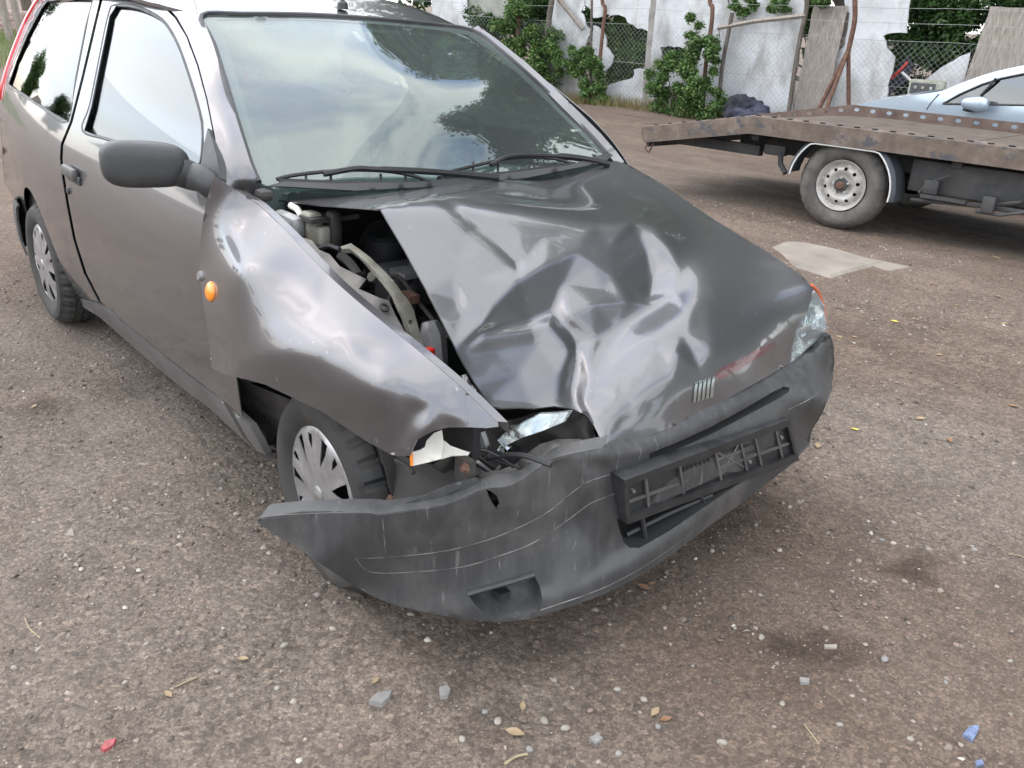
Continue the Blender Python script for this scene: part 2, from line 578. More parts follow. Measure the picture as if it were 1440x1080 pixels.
M['dash'] = mat('dashboard_plastic', (.06, .062, .065), .75)
M['trim_in'] = mat('interior_trim', (.20, .20, .20), .9)
M['frit'] = mat('dark_glass_border', (.10, .10, .105), .35)
M['steel'] = noise_col(mat('grey_steel', (.3, .3, .3), .5, .5), [(.3, (.20, .20, .21)), (.7, (.36, .36, .36))], scale=18, rrange=(.35, .6))
M['primer'] = noise_col(mat('dirty_primer', (.3, .29, .24), .6, .2), [(.3, (.20, .19, .15)), (.7, (.38, .37, .32))], scale=16, rrange=(.45, .7))
mix_in(M['primer'], (.20, .09, .04), 11, .58, .75, rough_to=.9)
M['rust'] = noise_col(mat('rusty_metal', (.2, .09, .05), .9), [(.3, (.075, .042, .032)), (.5, (.125, .066, .046)), (.75, (.19, .115, .08))], scale=20, bump=.4, bscale=80)
M['white_plastic'] = noise_col(mat('white_plastic', (.62, .60, .54), .5), [(.3, (.55, .53, .47)), (.7, (.70, .68, .62))], scale=12)
M['red_plastic'] = mat('red_plastic', (.75, .04, .03), .4)
M['line'] = noise_col(mat('worn_line', (.2, .19, .18), .8), [(.35, (.05, .05, .05)), (.65, (.21, .20, .19))], scale=26)

M['dirty_metal'] = noise_col(mat('dirty_metal', (.12, .115, .11), .6, .4), [(.3, (.07, .066, .062)), (.7, (.19, .18, .17))], scale=16, detail=8, rrange=(.4, .65))
M['badge'] = mat('badge_metal', (.50, .55, .55), .28, .9)
M['sill'] = noise_col(mat('grey_sill_plastic', (.09, .09, .092), .5), [(.3, (.075, .074, .075)), (.7, (.12, .117, .113))], scale=7, detail=8, rrange=(.4, .6))
M['wiper'] = mat('wiper_black', (.008, .008, .009), .55)
m = M['scuff'] = noise_col(mat('red_scuff', (.22, .02, .035), .5), [(.3, (.16, .012, .025)), (.7, (.30, .035, .05))], scale=30)
_n = nn(m, 'ShaderNodeTexNoise', Scale=38.0, Detail=6.0); _r2 = nn(m, 'ShaderNodeMapRange'); _r2.inputs['From Min'].default_value, _r2.inputs['From Max'].default_value = .42, .62
_r2.inputs['To Max'].default_value = .32
_tr, _ms = nn(m, 'ShaderNodeBsdfTransparent'), nn(m, 'ShaderNodeMixShader')
_l = m.node_tree.links
_l.new(_n.outputs['Fac'], _r2.inputs['Value']); _l.new(_r2.outputs[0], _ms.inputs[0]); _l.new(_tr.outputs[0], _ms.inputs[1])
_l.new(m.node_tree.nodes['Principled BSDF'].outputs[0], _ms.inputs[2]); _l.new(_ms.outputs[0], m.node_tree.nodes['Material Output'].inputs[0])

# ------------------------------------------------------------------ the damaged car
car = empty('damaged_car', (0, 0, 0), 'dark grey three-door hatchback with crumpled bonnet and torn front bumper', 'car')

_zs = [.16, .22, .28, .36, .45, .55, .65, .75, .85, .93, .98, 1.1, 1.2, 1.3, 1.38, 1.42]
_ys = [.715, .742, .764, .785, .80, .81, .812, .806, .793, .775, .758, .70, .648, .592, .54, .50]
_yk = np.polynomial.chebyshev.Chebyshev.fit(_zs, _ys, 7)
def y_side(x, z):
    y = _yk(np.clip(z, .16, 1.43))
    x = np.asarray(x, float)
    return y - .085 * np.clip((-1.7 - x) / 1.35, 0, 1.3) ** 2 - .05 * np.clip(x + .35, 0, 2) ** 2

def side_inv(Q, off=0.0):
    Q = np.asarray(Q, float)
    D = _f + np.outer((Q[:, 0] - IW / 2) / FPX, _r) - np.outer((Q[:, 1] - IH / 2) / FPX, _u)
    y = np.full(len(Q), -.77)
    for _ in range(40):
        t = (y - CAM[1]) / D[:, 1]
        P = CAM + D * t[:, None]
        y = .5 * y - .5 * (y_side(P[:, 0], P[:, 2]) - off)
    return 1.0 / ((y - CAM[1]) / D[:, 1])
def side_in(o): return lambda Q: side_inv(Q, o)
def side_pts(Q, off=0.0): return lift(np.array(Q, float), side_in(off))

def arch_px(cx, cz, r_, a0, a1, n=18):
    out = []
    for a in np.linspace(a0, a1, n):
        x, z = cx + r_ * math.cos(a), cz + r_ * math.sin(a)
        out.append(tuple(pj((x, -float(y_side(x, z)), z))))
    return out

def mirrored(o, name=None):
    c = o.copy(); c.data = o.data.copy()
    COL.objects.link(c)
    for v in c.data.vertices: v.co.y = -v.co.y
    c.data.flip_normals()
    if name: c.name = name
    return c

GL_DOOR = [(118, 184), (128, 150), (140, 90), (154, 22), (163, 8), (190, 10), (214, 19), (234, 33), (250, 58), (262, 88), (275, 128), (286, 170), (287, 205), (282, 233), (266, 231), (200, 212), (150, 196)]
GL_QTR = [(12, 118), (22, 88), (38, 50), (58, 12), (66, 2), (100, -3), (131, -5), (122, 40), (108, 112), (97, 172), (60, 152), (30, 132)]
DOOR = [(89, 204), (88, 225), (91, 249), (98, 292), (107, 338), (122, 385), (142, 424), (190, 465), (240, 506), (307, 557), (340, 585), (325, 480), (314, 380), (307, 290),
        (305, 240), (301, 195), (290, 140), (277, 92), (262, 52), (246, 26), (228, 8), (205, -3), (165, -8), (146, -7), (138, 25), (118, 110), (102, 172)]
QTR = [(142, -9), (100, -12), (66, -10), (52, 6), (36, 36), (18, 82), (7, 112), (3, 135), (1, 165), (3, 205), (5, 240), (7, 258)]
_arc = [q for q in arch_px(-2.45, .285, .335, math.pi * .93, -.16, 22)]
QTR_L = [(92, 412), (138, 424), (118, 386), (103, 338), (94, 292), (87, 249), (84, 225), (85, 203), (98, 172), (114, 110), (134, 25)]
qtr = sheet('quarter_panel', QTR + _arc + QTR_L, side_inv, 7, M['paint'], car, holes=[GL_QTR])
door = sheet('door', DOOR, side_in(-.002), 7, M['paint'], car, holes=[GL_DOOR])
sill = sheet('sill', [(90, 413), (138, 427), (190, 468), (240, 509), (310, 561), (352, 600), (374, 640), (360, 634), (329, 606), (293, 573), (240, 533), (190, 490), (140, 446), (104, 424)],
             side_in(.004), 6, M['sill'], car, thick=.02)
gl_d = sheet('door_glass', GL_DOOR, side_in(.012), 12, M['glass'], car, thick=.004)
gl_q = sheet('quarter_glass', GL_QTR, side_in(.010), 12, M['glass'], car, thick=.004)
def seal(name, pts, off, r_, parent, closed=True, m='black'):
    P = side_pts(catmull(pts, 4, closed), off)
    if closed: P = np.vstack([P, P[:1]])
    return MB().tube(P, r_, 6, cap=not closed).build(name, M[m], parent)
s1 = seal('window_seal', GL_DOOR, .004, .008, gl_d)
s2 = seal('window_seal', GL_QTR, .006, .007, gl_q)
# inner dark shell behind the gaps
shell = sheet('inner_body', [(88, 190), (60, 160), (12, 135), (8, 250), (40, 300), (95, 408), (142, 420), (240, 500), (340, 580), (310, 290), (300, 262)], side_in(.03), 25, M['dark'], car, thick=.004)
for o in (qtr, sill, gl_q, shell): mirrored(o)
d2 = mirrored(door); g2 = mirrored(gl_d)
h_ = side_pts([(94, 232), (113, 247), (112, 258), (93, 243)], -.004)
hc = h_.mean(0); hx = (h_[1] - h_[0]); hx /= np.linalg.norm(hx)
handle = MB().box(hc + np.array([0, -.012, .008]), (.14, .024, .042), bev=.012).build('handle', M['sill'], door)
hb = MB().box(hc + np.array([0.02, -.004, -.012]), (.14, .010, .03), bev=.006).build('handle_cup', M['mirror_plastic'], door)
lk = side_pts([(97, 268)], -.002)[0]
MB().lathe([(.0, -.008), (.011, -.008), (.014, -.002), (.014, .01)], 14, lk).build('lock', M['mirror_plastic'], door)

# roof, windscreen, pillars
def roof_z(x, v):
    zc = np.interp(x, [-3.0, -2.9, -2.6, -2.2, -1.7, -1.3, -1.1, -.95], [1.34, 1.375, 1.43, 1.465, 1.478, 1.455, 1.425, 1.39])
    return zc - .055 * abs(v) ** 3.2
# rear hatch
qe = side_pts([(142, -12), (66, -10), (52, 6), (36, 36), (18, 82), (7, 112), (3, 135), (1, 165), (3, 205), (5, 240), (7, 258)])[1:]
V_, F_ = [], []
for P in qe:
    for k in range(9):
        v = -1 + k / 4
        V_.append((P[0] - .09 * (1 - v * v), -P[1] * v, P[2]))
F_ = [(i * 9 + k, i * 9 + k + 1, (i + 1) * 9 + k + 1, (i + 1) * 9 + k) for i in range(len(qe) - 1) for k in range(8)]
tg = mk('tailgate', V_, [f for f in F_ if not (1 <= f[0] // 9 <= 4 and 1 <= f[0] % 9 <= 6)], M['paint'], car, thick=.01)
mk('rear_window', V_, [f for f in F_ if 1 <= f[0] // 9 <= 4 and 1 <= f[0] % 9 <= 6], M['glass'], tg, thick=.004)
tl = catmull(side_pts([(64, -8), (52, 5), (35, 36), (16, 84), (4, 124), (1, 140)], -.001), 5)
lamp = MB().tube(tl + np.array([-.018, .012, 0]), .022, 8).build('tail_lamp', M['red_lens'], car)
mirrored(lamp)
# windscreen
WS = [(284, 22), (340, 20), (432, 21), (518, 26), (604, 34), (664, 43), (700, 68), (734, 97), (770, 130), (800, 160), (830, 190), (853, 216), (850, 232), (800, 244), (720, 258), (617, 268), (500, 272), (392, 268),
      (364, 256), (352, 228), (336, 178), (316, 112), (299, 58)]
ws_inv = tps([(281, 21, 'y', -.53), (669, 42, 'y', .53), (507, 25, 'y', 0), (322, 130, 'y', -.602), (762, 125, 'y', .60), (363, 256, 'y', -.655), (854, 216, 'y', .655), (-.315, 0, .945), (-.600, 0, 1.232), (-.632, .33, 1.215), (-.625, -.33, 1.215),
              (400, 22, 'y', -.24), (600, 34, 'y', .3)])
wsc = sheet('windscreen', WS, ws_inv, 14, M['screen'], car, thick=.004, off=-1)
WTE = lift(resample(WS[:6], 1.0, closed=False), ws_inv, lambda Q: np.full(len(Q), .006)); WTE = WTE[np.linspace(0, len(WTE) - 1, 21).astype(int)]
V_, F_ = [], []
nx_, ny_ = 30, 20
for i in range(nx_ + 1):
    for j in range(ny_ + 1):
        v = -1 + 2 * j / ny_; u = i / nx_
        E0 = WTE[j]
        x = E0[0] + u * (-2.86 - E0[0]); w_ = min(1, u * 5); w_ = w_ * w_ * (3 - 2 * w_)
        hw = .548 - .06 * u * u
        V_.append((x, E0[1] * (1 - w_) + v * hw * w_, (E0[2] + .12 * (E0[0] - x)) * (1 - w_) + float(roof_z(x, v)) * w_))
for i in range(nx_):
    for j in range(ny_):
        a = i * (ny_ + 1) + j
        F_.append((a, a + 1, a + ny_ + 2, a + ny_ + 1))
roof = mk('roof', V_, F_, M['paint'], car, thick=.012, off=-1)
ant = MB().lathe([(.0, .0), (.02, .0), (.017, .02), (.008, .028), (.004, .05)], 12, (-1.07, 0, 1.41), 'z').build('antenna_base', M['black'], roof)
def band(a, b): return [tuple(np.array(q)) for q in a] + [tuple(np.array(q)) for q in b[::-1]]
WSo = catmull(WS[17:] + WS[:1], 4)
cen = np.array([560., 150.])
def inset(P, d):
    P = np.array(P, float); T = np.gradient(P, axis=0); T /= np.linalg.norm(T, axis=1)[:, None]
    N = np.stack([-T[:, 1], T[:, 0]], 1); s_ = np.sign(((cen - P) * N).sum(1))[:, None]
    return P + N * s_ * d
ws_back = lambda Q: ws_inv(Q) * .9985
sheet('glass_border', band(WSo, inset(WSo, 17)), ws_back, 8, M['frit'], wsc, thick=.001)
WSr = catmull(WS[5:12], 4)
sheet('glass_border', band(WSr, inset(WSr, 9)), ws_back, 8, M['frit'], wsc, thick=.001)
WSt = catmull(WS[:6], 4)
sheet('glass_border', band(WSt, inset(WSt, 7)), ws_back, 8, M['frit'], wsc, thick=.001)
ringP = lift(catmull(WS[18:] + WS[:12], 4), ws_inv, lambda Q: np.full(len(Q), .004))
MB().tube(ringP, .0085, 6).build('windscreen_seal', M['black'], wsc)
# pillars
AP = [(278, 20), (284, 23), (299, 60), (316, 113), (336, 178), (352, 228), (364, 256), (368, 275), (340, 290), (308, 285), (306, 240), (303, 195), (292, 140), (279, 91), (264, 51), (249, 24), (231, 5), (250, -8), (272, -2)]
ap_inv = tps([(281, 21, 'y', -.53), (322, 130, 'y', -.602), (364, 256, 'y', -.655)] + [tuple(P) for P in side_pts([(306, 240), (303, 195), (292, 140), (264, 51), (231, 5), (306, 285)], -.002)] + [(250, -8, 'y', -.50), (340, 290, 'y', -.69)])
apil = sheet('front_pillar', AP, ap_inv, 8, M['paint'], car, push=lambda Q: .008 * np.exp(-(poly_dist(Q, [(270, 10), (296, 95), (320, 190), (335, 250)], False) / 12) ** 2))
LP = [(662, 41), (672, 36), (700, 56), (740, 88), (782, 126), (815, 158), (845, 188), (866, 212), (878, 228), (866, 230), (855, 217), (830, 190), (800, 160), (770, 130), (734, 97), (700, 68)]
sheet('front_pillar', LP, tps([(669, 42, 'y', .535), (762, 125, 'y', .605), (854, 216, 'y', .66), (700, 56, 'y', .58), (782, 126, 'y', .645), (866, 212, 'y', .71), (878, 228, 'y', .70)]), 7, M['paint'], car, thick=.01)
RAIL = [(140, -20), (146, -8), (165, -9), (205, -4), (229, 7), (247, 25), (278, 20), (272, -3), (250, -12), (200, -26)]
# ---- front wing, bonnet, bumper: measured outlines, bent metal modelled as relief on a smooth base
z2 = lambda X, Y, *h: (240 + X / 2.25, 200 + Y / 2.25, *h)
z3 = lambda X, Y, *h: (480 + X / 2.25, 200 + Y / 2.25, *h)
z4 = lambda X, Y, *h: (350 + X / 3, 530 + Y / 3, *h)
z5 = lambda X, Y, *h: (780 + X / 2.571, 380 + Y / 2.571, *h)
# bonnet
HOOD = [(392, 281), (398, 272), (430, 268), (483, 263), (545, 261), (606, 257), (660, 250), (721, 245), (808, 237), (845, 231), (866, 226), (885, 232), (930, 258), (1000, 306), (1080, 355), (1128, 388), (1144, 406),
        (1140, 424), (1128, 458), (1118, 490), (1111, 510), (1080, 529), (1040, 551), (990, 581), (940, 603), (900, 617), (865, 626), (850, 629), (845, 618), (836, 600), (824, 584), (806, 575), (780, 571), (752, 574),
        (728, 573), (706, 574), (693, 571), (680, 556), (665, 534), (650, 507), (627, 462), (600, 408), (570, 353), (535, 294), (500, 291), (450, 288)]
hood_flat = tps([(392, 281, 'y', -.61), (483, 263, 'y', -.33), (-.34, 0, .945), (760, 240, 'y', .36), (866, 226, 'y', .67), (1000, 306, 'y', .655), (1080, 355, 'y', .655), (1140, 404, 'y', .65), (1111, 510, 'y', .5), (1128, 458, 'y', .575),
                 (.632, .25, .545), (.650, 0, .545), (.638, 0, .603), (.614, 0, .66), (.632, -.22, .63), (.645, -.22, .60), (.665, -.25, .552), (850, 629, 'y', -.37), (.105, -.65, .850), (.495, -.65, .735), (.53, -.5, .66),
                 (-.1, .3, .912), (.15, .3, .855), (.35, .3, .80), (.5, .3, .72), (.585, .3, .63), (.15, 0, .873), (-.1, 0, .918), (.35, 0, .80), (.35, .45, .79), (.15, .5, .85), (.15, -.35, .868), (.35, -.3, .80), (.52, 0, .735), (.55, -.25, .70)])
def plane_inv(P0, P1, P2):
    P0, P1, P2 = map(np.array, (P0, P1, P2)); n = np.cross(P1 - P0, P2 - P0); k = (P0 - CAM) @ n
    def f(Q):
        Q = np.asarray(Q, float)
        D = _f + np.outer((Q[:, 0] - IW / 2) / FPX, _r) - np.outer((Q[:, 1] - IH / 2) / FPX, _u)
        return (D @ n) / k
    return f
fold_front = plane_inv((.12, -.6, 1.015), (.54, -.6, .685), (.2, .2, .905))       # face of the fold that looks forward
fold_rear = plane_inv((-.345, -.61, .945), (-.36, .15, .950), (.12, -.6, 1.017))  # face behind the fold
DENT = [(340, 300), (360, 262), (535, 258), (605, 256), (680, 268), (770, 284), (840, 300), (900, 300), (945, 318), (966, 360), (962, 415), (905, 455), (856, 500), (836, 556), (812, 592), (690, 620), (380, 420)]
_mx, _my = np.meshgrid(np.arange(320, 1010, 3.0), np.arange(220, 660, 3.0))
_mm = inside(DENT, np.stack([_mx.ravel(), _my.ravel()], 1)).reshape(_mx.shape).astype(float)
for _ in range(2):
    k_ = np.exp(-np.arange(-12, 13) ** 2 / (2 * 3.6 ** 2)); k_ /= k_.sum()
    for ax in (0, 1): _mm = np.apply_along_axis(lambda m: np.convolve(np.pad(m, 12, mode='edge'), k_, 'valid'), ax, _mm)
def dent_w(Q):
    u = np.clip((Q[:, 0] - 320) / 3, 0, _mm.shape[1] - 1.01); v = np.clip((Q[:, 1] - 220) / 3, 0, _mm.shape[0] - 1.01)
    i, j = u.astype(int), v.astype(int); a_, b_ = u - i, v - j
    return _mm[j, i] * (1 - a_) * (1 - b_) + _mm[j, i + 1] * a_ * (1 - b_) + _mm[j + 1, i] * (1 - a_) * b_ + _mm[j + 1, i + 1] * a_ * b_
def hood_inv(Q):
    Q = np.asarray(Q, float); k = 700.0
    A_, B_ = fold_front(Q), fold_rear(Q)
    t_ = -np.logaddexp(-k * A_, -k * B_) / k
    w = dent_w(Q)
    return w * t_ + (1 - w) * hood_flat(Q)
hood_lines = [
    [z3(120, 212, .001), z3(200, 205, .003), z3(300, 160, .005), z3(450, 190, .006), z3(650, 225, .006), z3(800, 258, .008), z3(920, 248, .010), z3(985, 272, .010), z3(1040, 335, .008), z3(1062, 400, .005), z3(1048, 480, .002)],
    [z3(935, 275, -.010), z3(968, 340, -.028), z3(984, 420, -.038), z3(976, 492, -.030)],
    [z3(740, 350, .008), z3(800, 385, .004), z3(860, 426, -.002), z3(930, 474, -.012), z3(968, 500, -.020)],
    [z3(722, 548, -.004), z3(800, 516, .004), z3(900, 508, .002), z3(985, 500, -.006), z3(1030, 487, -.004)],
    [z3(1044, 496, -.008), z3(960, 540, -.022), z3(870, 586, -.030), z3(800, 618, -.032), z3(775, 690, -.026), z3(788, 752, -.018), z3(770, 834, -.012)],
    [z3(440, 582, .002), z3(480, 520, .010), z3(560, 440, .014), z3(640, 392, .014), z3(700, 368, .010), z3(734, 352, .009)],
    [z3(446, 600, -.014), z3(520, 584, -.028), z3(600, 566, -.040), z3(672, 532, -.040), z3(704, 450, -.016), z3(742, 366, .004)],
    [z3(280, 180, 0), z3(400, 290, -.001), z3(545, 395, .004)],
    [z3(335, 182, -.011), z3(440, 268, -.014), z3(560, 386, -.006)],
    [z3(352, 172, -.002), z3(472, 262, -.004), z3(584, 374, .004)],
    [z3(450, 620, -.010), z3(540, 606, -.018), z3(610, 594, -.024)],
    [z3(386, 668, -.012), z3(500, 652, -.030), z3(620, 632, -.040), z3(724, 664, -.032), z3(692, 740, -.038), z3(686, 815, -.040)],
    [z3(706, 580, -.034), z3(742, 640, -.052), z3(746, 705, -.056), z3(735, 765, -.058), z3(742, 826, -.052)],
]
hood_ctrl = [z3(190, 330, 0), z3(250, 450, 0), z3(320, 560, -.001), z3(330, 300, 0), z3(440, 430, .003), z3(360, 420, 0), z3(650, 300, .002), z3(560, 290, .001), z3(850, 330, -.004), z3(830, 470, -.008), z3(655, 580, -.014),
             z3(560, 730, -.038), z3(470, 820, -.032), z3(600, 835, -.042), z3(372, 500, -.009), z3(388, 545, -.006), z3(392, 490, .001),
             z3(700, 150, 0), z3(900, 180, 0), z3(1080, 260, 0), z3(1140, 400, 0), z3(1160, 500, 0), z3(1080, 620, -.010), z3(1000, 640, -.018), z3(900, 690, -.032), z3(1100, 540, -.002),
             z3(820, 800, -.018), z3(880, 800, -.013), z3(960, 780, -.005), z3(1040, 750, 0), z3(860, 870, .002), z3(930, 850, -.005), z3(1010, 850, 0), z3(830, 950, 0),
             z5(440, 300, .006), z5(490, 240, -.004), z5(500, 300, -.012), z5(520, 360, -.006), z5(565, 290, .006), z5(610, 350, .002), z5(680, 240, 0), z5(430, 400, 0), z5(520, 420, 0), z5(700, 380, 0),
             (1000, 420, 0), (1060, 470, 0), (990, 581, 0), (1100, 500, 0), (600, 262, 0), (760, 250, 0), (530, 292, 0), (560, 340, 0), (600, 408, 0), (640, 490, -.004), (670, 540, -.020), (690, 570, -.028), (440, 275, 0), (1000, 340, 0), (900, 290, 0), (850, 260, 0)]
HG = 1.18
hood_ctrl = [(a, b, h * HG) for a, b, h in hood_ctrl]; hood_lines = [[(a, b, h * HG) for a, b, h in L] for L in hood_lines]
hood_rel = relief(hood_ctrl, hood_lines, 2.4, (360, 190, 1200, 680))
hood = sheet('bonnet', HOOD, hood_inv, 5, M['paint'], car, push=hood_rel, thick=.004, off=-1)
# wing
WING = [(299, 251), (303, 250), (330, 266), (353, 280), (367, 291), (400, 322), (462, 387), (515, 434), (571, 479), (610, 511), (640, 537), (672, 567), (700, 594), (701, 600), (684, 602), (662, 601), (631, 601), (610, 606), (596, 613), (586, 619), (581, 630),
        (577, 641), (560, 642), (547, 638), (516, 621), (480, 597), (453, 579), (409, 558), (373, 541), (345, 533), (316, 527), (298, 518), (295, 495), (292, 470), (286, 425), (280, 378), (279, 360), (284, 320), (290, 284)]
wing_inv = tps([(301, 251, 'y', -.825), (330, 266, 'y', -.785), (367, 291, 'y', -.735), (462, 387, 'y', -.715), (571, 479, 'y', -.69), (640, 537, 'y', -.66), (700, 597, 'y', -.625),
                (280, 378, 'y', -.855), (284, 320, 'y', -.845), (298, 518, 'y', -.885), (316, 527, 'y', -.895), (409, 558, 'y', -.865), (480, 597, 'y', -.825), (547, 638, 'y', -.775), (578, 641, 'y', -.75), (631, 601, 'y', -.69),
                (390, 400, 'y', -.82), (450, 480, 'y', -.82), (540, 540, 'y', -.78), (340, 380, 'y', -.865), (330, 460, 'y', -.885), (600, 570, 'y', -.72)])
wing_lines = [
    [(316, 522, .012), (345, 506, .014), (380, 497, .016), (420, 494, .017), (455, 498, .018), (495, 513, .015), (530, 540, .008)],
    [(316, 285, .001), (319, 330, .003), (321, 390, .006), (321, 450, .009), (318, 515, .011)],
    [(294, 262, -.002), (288, 300, -.004), (284, 330, -.006), (281, 378, -.008), (286, 425, -.008), (292, 470, -.008), (299, 514, -.004)],
    [(350, 300, 0), (354, 350, 0), (356, 410, .001), (356, 460, .004)],
    [(590, 612, .014), (600, 590, .012), (612, 572, .004)], [(575, 605, -.010), (592, 580, -.008)],
]
wing_ctrl = [(299, 255, 0), (367, 292, 0), (462, 388, 0), (571, 480, 0), (690, 592, 0), 
             (400, 440, .004), (450, 440, .002), (484, 470, .012), (470, 500, .012), (520, 490, -.002), (409, 556, -.004), (480, 594, -.010), (547, 636, -.004), (450, 540, .004), (540, 590, -.004),
             (560, 560, -.006), (640, 560, 0), (640, 585, .008), (665, 598, 0), (620, 600, 0), (560, 520, 0), (440, 400, .006), (578, 638, 0)]
wing_ctrl = [(a, b, h * 1.35) for a, b, h in wing_ctrl]; wing_lines = [[(a, b, h * 1.35) for a, b, h in L] for L in wing_lines]
wing_rel = relief(wing_ctrl, wing_lines, 6, (240, 220, 740, 680))
wing = sheet('front_wing', WING, wing_inv, 5, M['paint'], car, push=wing_rel, thick=.003, off=-1)
fl0 = lift(catmull([(330, 266), (353, 280), (367, 291), (400, 322), (462, 387), (515, 434), (571, 479), (610, 511), (640, 537), (672, 567), (698, 593)], 5), wing_inv, wing_rel)
fl1 = fl0 + np.array([.010, .022, -.004]); fl2 = fl1 + np.array([.002, .006, -.03])
n = len(fl0)
mk('wing_flange', np.vstack([fl0, fl1, fl2]), [(r_ * n + i, r_ * n + i + 1, (r_ + 1) * n + i + 1, (r_ + 1) * n + i) for r_ in range(2) for i in range(n - 1)], M['paint'], wing, auto=40, thick=.002)
ind_c = lift([(297, 410)], wing_inv, wing_rel)[0]
bm = bmesh.new(); bmesh.ops.create_uvsphere(bm, u_segments=16, v_segments=10, radius=1)
SPH = ([tuple(v.co) for v in bm.verts], [tuple(v.index for v in f.verts) for f in bm.faces]); bm.free()
def ellipsoid(c, ax): return [tuple(np.array(c) + np.array(ax).T @ np.array(v)) for v in SPH[0]], SPH[1]
def frame_at(px, py, inv, push=None):
    A, B, C_ = lift([(px, py), (px + 4, py), (px, py - 4)], inv, push)
    n = np.cross(B - A, C_ - A); n /= np.linalg.norm(n)
    if n @ (CAM - A) < 0: n = -n
    u_ = C_ - A; u_ -= n * (u_ @ n); u_ /= np.linalg.norm(u_)
    return A, np.cross(u_, n), u_, n
A, e1, e2, n_ = frame_at(297, 410, wing_inv, wing_rel)
v_, f_ = ellipsoid(A, [e1 * .030, e2 * .026, n_ * .014])
mk('indicator', v_, f_, M['orange'], wing)
v_, f_ = ellipsoid(A - n_ * .004, [e1 * .034, e2 * .030, n_ * .008])
mk('indicator_surround', v_, f_, M['black'], wing)
A, e1, e2, n_ = frame_at(283, 388, wing_inv, wing_rel)
MB().lathe([(0, .008), (.012, .008), (.014, 0), (.02, -.002), (.02, -.006)], 10, A, 'z', np.stack([e1, e2, n_], 1)).build('clip', M['steel'], wing)

# badge
for k in range(5):
    q = [(977 + k * 6.0, 538 - k * 1.9), (982 + k * 6.0, 536.5 - k * 1.9), (979 + k * 6.0, 565 - k * 1.7), (974 + k * 6.0, 567 - k * 1.7)]
    B = lift(q, hood_inv, lambda Q: hood_rel(Q) + .002); Tq = lift(q, hood_inv, lambda Q: hood_rel(Q) + .008)
    c_ = Tq.mean(0); Tq = c_ + (Tq - c_) * .72
    MB().add(np.vstack([B, Tq]), [(4, 5, 6, 7), (0, 1, 5, 4), (1, 2, 6, 5), (2, 3, 7, 6), (3, 0, 4, 7)]).build('badge_bar', M['badge'], hood)

# red paint left by the other vehicle
sheet('paint_scuff', [(1004, 530), (1012, 519), (1040, 505), (1070, 488), (1090, 480), (1092, 486), (1072, 500), (1040, 520), (1012, 534)], hood_inv, 4, M['scuff'], hood, push=lambda Q: hood_rel(Q) + .0012, thick=.0004)
# bumper
BUMP = [(363, 735), (368, 729), (420, 724), (510, 722), (532, 724), (563, 720), (617, 712), (650, 701), (683, 688), (717, 683), (750, 664), (773, 648), (800, 640), (830, 634), (848, 629), (864, 619), (898, 609), (937, 595), (986, 573), (1036, 543), (1077, 521),
        (1110, 504), (1140, 492), (1160, 474), (1167, 472), (1172, 487), (1173, 510), (1169, 550), (1156, 582), (1141, 606), (1138, 625), (1118, 648), (1076, 681), (1040, 708), (998, 738), (956, 770), (914, 800), (870, 825), (830, 842), (767, 863),
        (727, 872), (683, 873), (617, 864), (550, 848), (500, 824), (450, 791), (417, 768), (390, 752)]
bump_inv = tps([(363, 735, 'x', .22), (420, 724, 'x', .30), (532, 724, 'z', .44), (617, 712, 'z', .475), (683, 688, 'z', .505), (750, 664, 'z', .525), (800, 640, 'z', .55), (850, 630, 'y', -.37), (.640, -.25, .552), (.622, 0, .553), (.605, .25, .553), (1110, 504, 'y', .53),
                (1166, 473, 'y', .70), (1172, 500, 'y', .735), (1170, 545, 'y', .735), (1141, 606, 'y', .66), (1118, 648, 'y', .56), (1076, 681, 'z', .20), (998, 738, 'z', .20), (914, 800, 'z', .19), (830, 842, 'z', .175), (727, 872, 'z', .16), (617, 864, 'z', .165),
                (550, 848, 'z', .175), (500, 824, 'z', .19), (450, 791, 'x', .36), (417, 768, 'x', .29), (.665, -.25, .535), (.652, 0, .53), (.632, .25, .525), (.69, 0, .45), (.695, 0, .36), (.675, .3, .43), (.66, .55, .45), (600, 780, 'z', .33), (700, 770, 'z', .34), (780, 740, 'z', .37), (480, 765, 'x', .39), (840, 720, 'z', .40)])
bump_lines = [
    [(858, 642, .020), (900, 634, .024), (950, 616, .024), (1000, 592, .024), (1050, 562, .024), (1100, 535, .022), (1150, 500, .018)],
    [(862, 664, .004), (900, 652, -.016), (950, 633, -.022), (1000, 609, -.022), (1050, 581, -.022), (1095, 558, -.016), (1114, 548, .004)],
    [(862, 676, -.004), (900, 662, -.018), (1000, 620, -.022), (1106, 578, -.014)],
    [(864, 690, -.01), (882, 738, -.014), (980, 702, -.016), (1112, 640, -.012)],
    [(775, 655, -.012), (790, 690, -.026), (800, 730, -.018), (790, 770, -.006)],
    [(812, 648, .016), (832, 690, .020), (848, 730, .014), (838, 770, .006)],
    [(740, 680, .012), (745, 715, .018), (748, 750, .010)],
    [(790, 838, .016), (870, 800, .028), (914, 775, .032), (956, 745, .034), (998, 714, .034), (1040, 684, .030), (1076, 658, .020), (1112, 632, .006)],
    [(840, 770, -.004), (890, 762, -.012), (950, 728, -.016), (1010, 692, -.016), (1080, 660, -.010)],
]
bump_ctrl = [(600, 740, .004), (650, 725, .006), (700, 700, .004), (720, 740, 0), (620, 770, 0), (560, 740, .004), (540, 728, .003), (530, 780, -.004), (460, 740, 0), (400, 738, 0), (550, 820, 0), (640, 830, 0), (700, 820, 0), (860, 660, -.004), (860, 780, -.006), (840, 800, .008), (900, 770, .010),
             (960, 740, .012), (1040, 690, .010), (1090, 660, .004), (1140, 560, .004), (1160, 520, .004), (800, 800, .004), (770, 830, 0)]
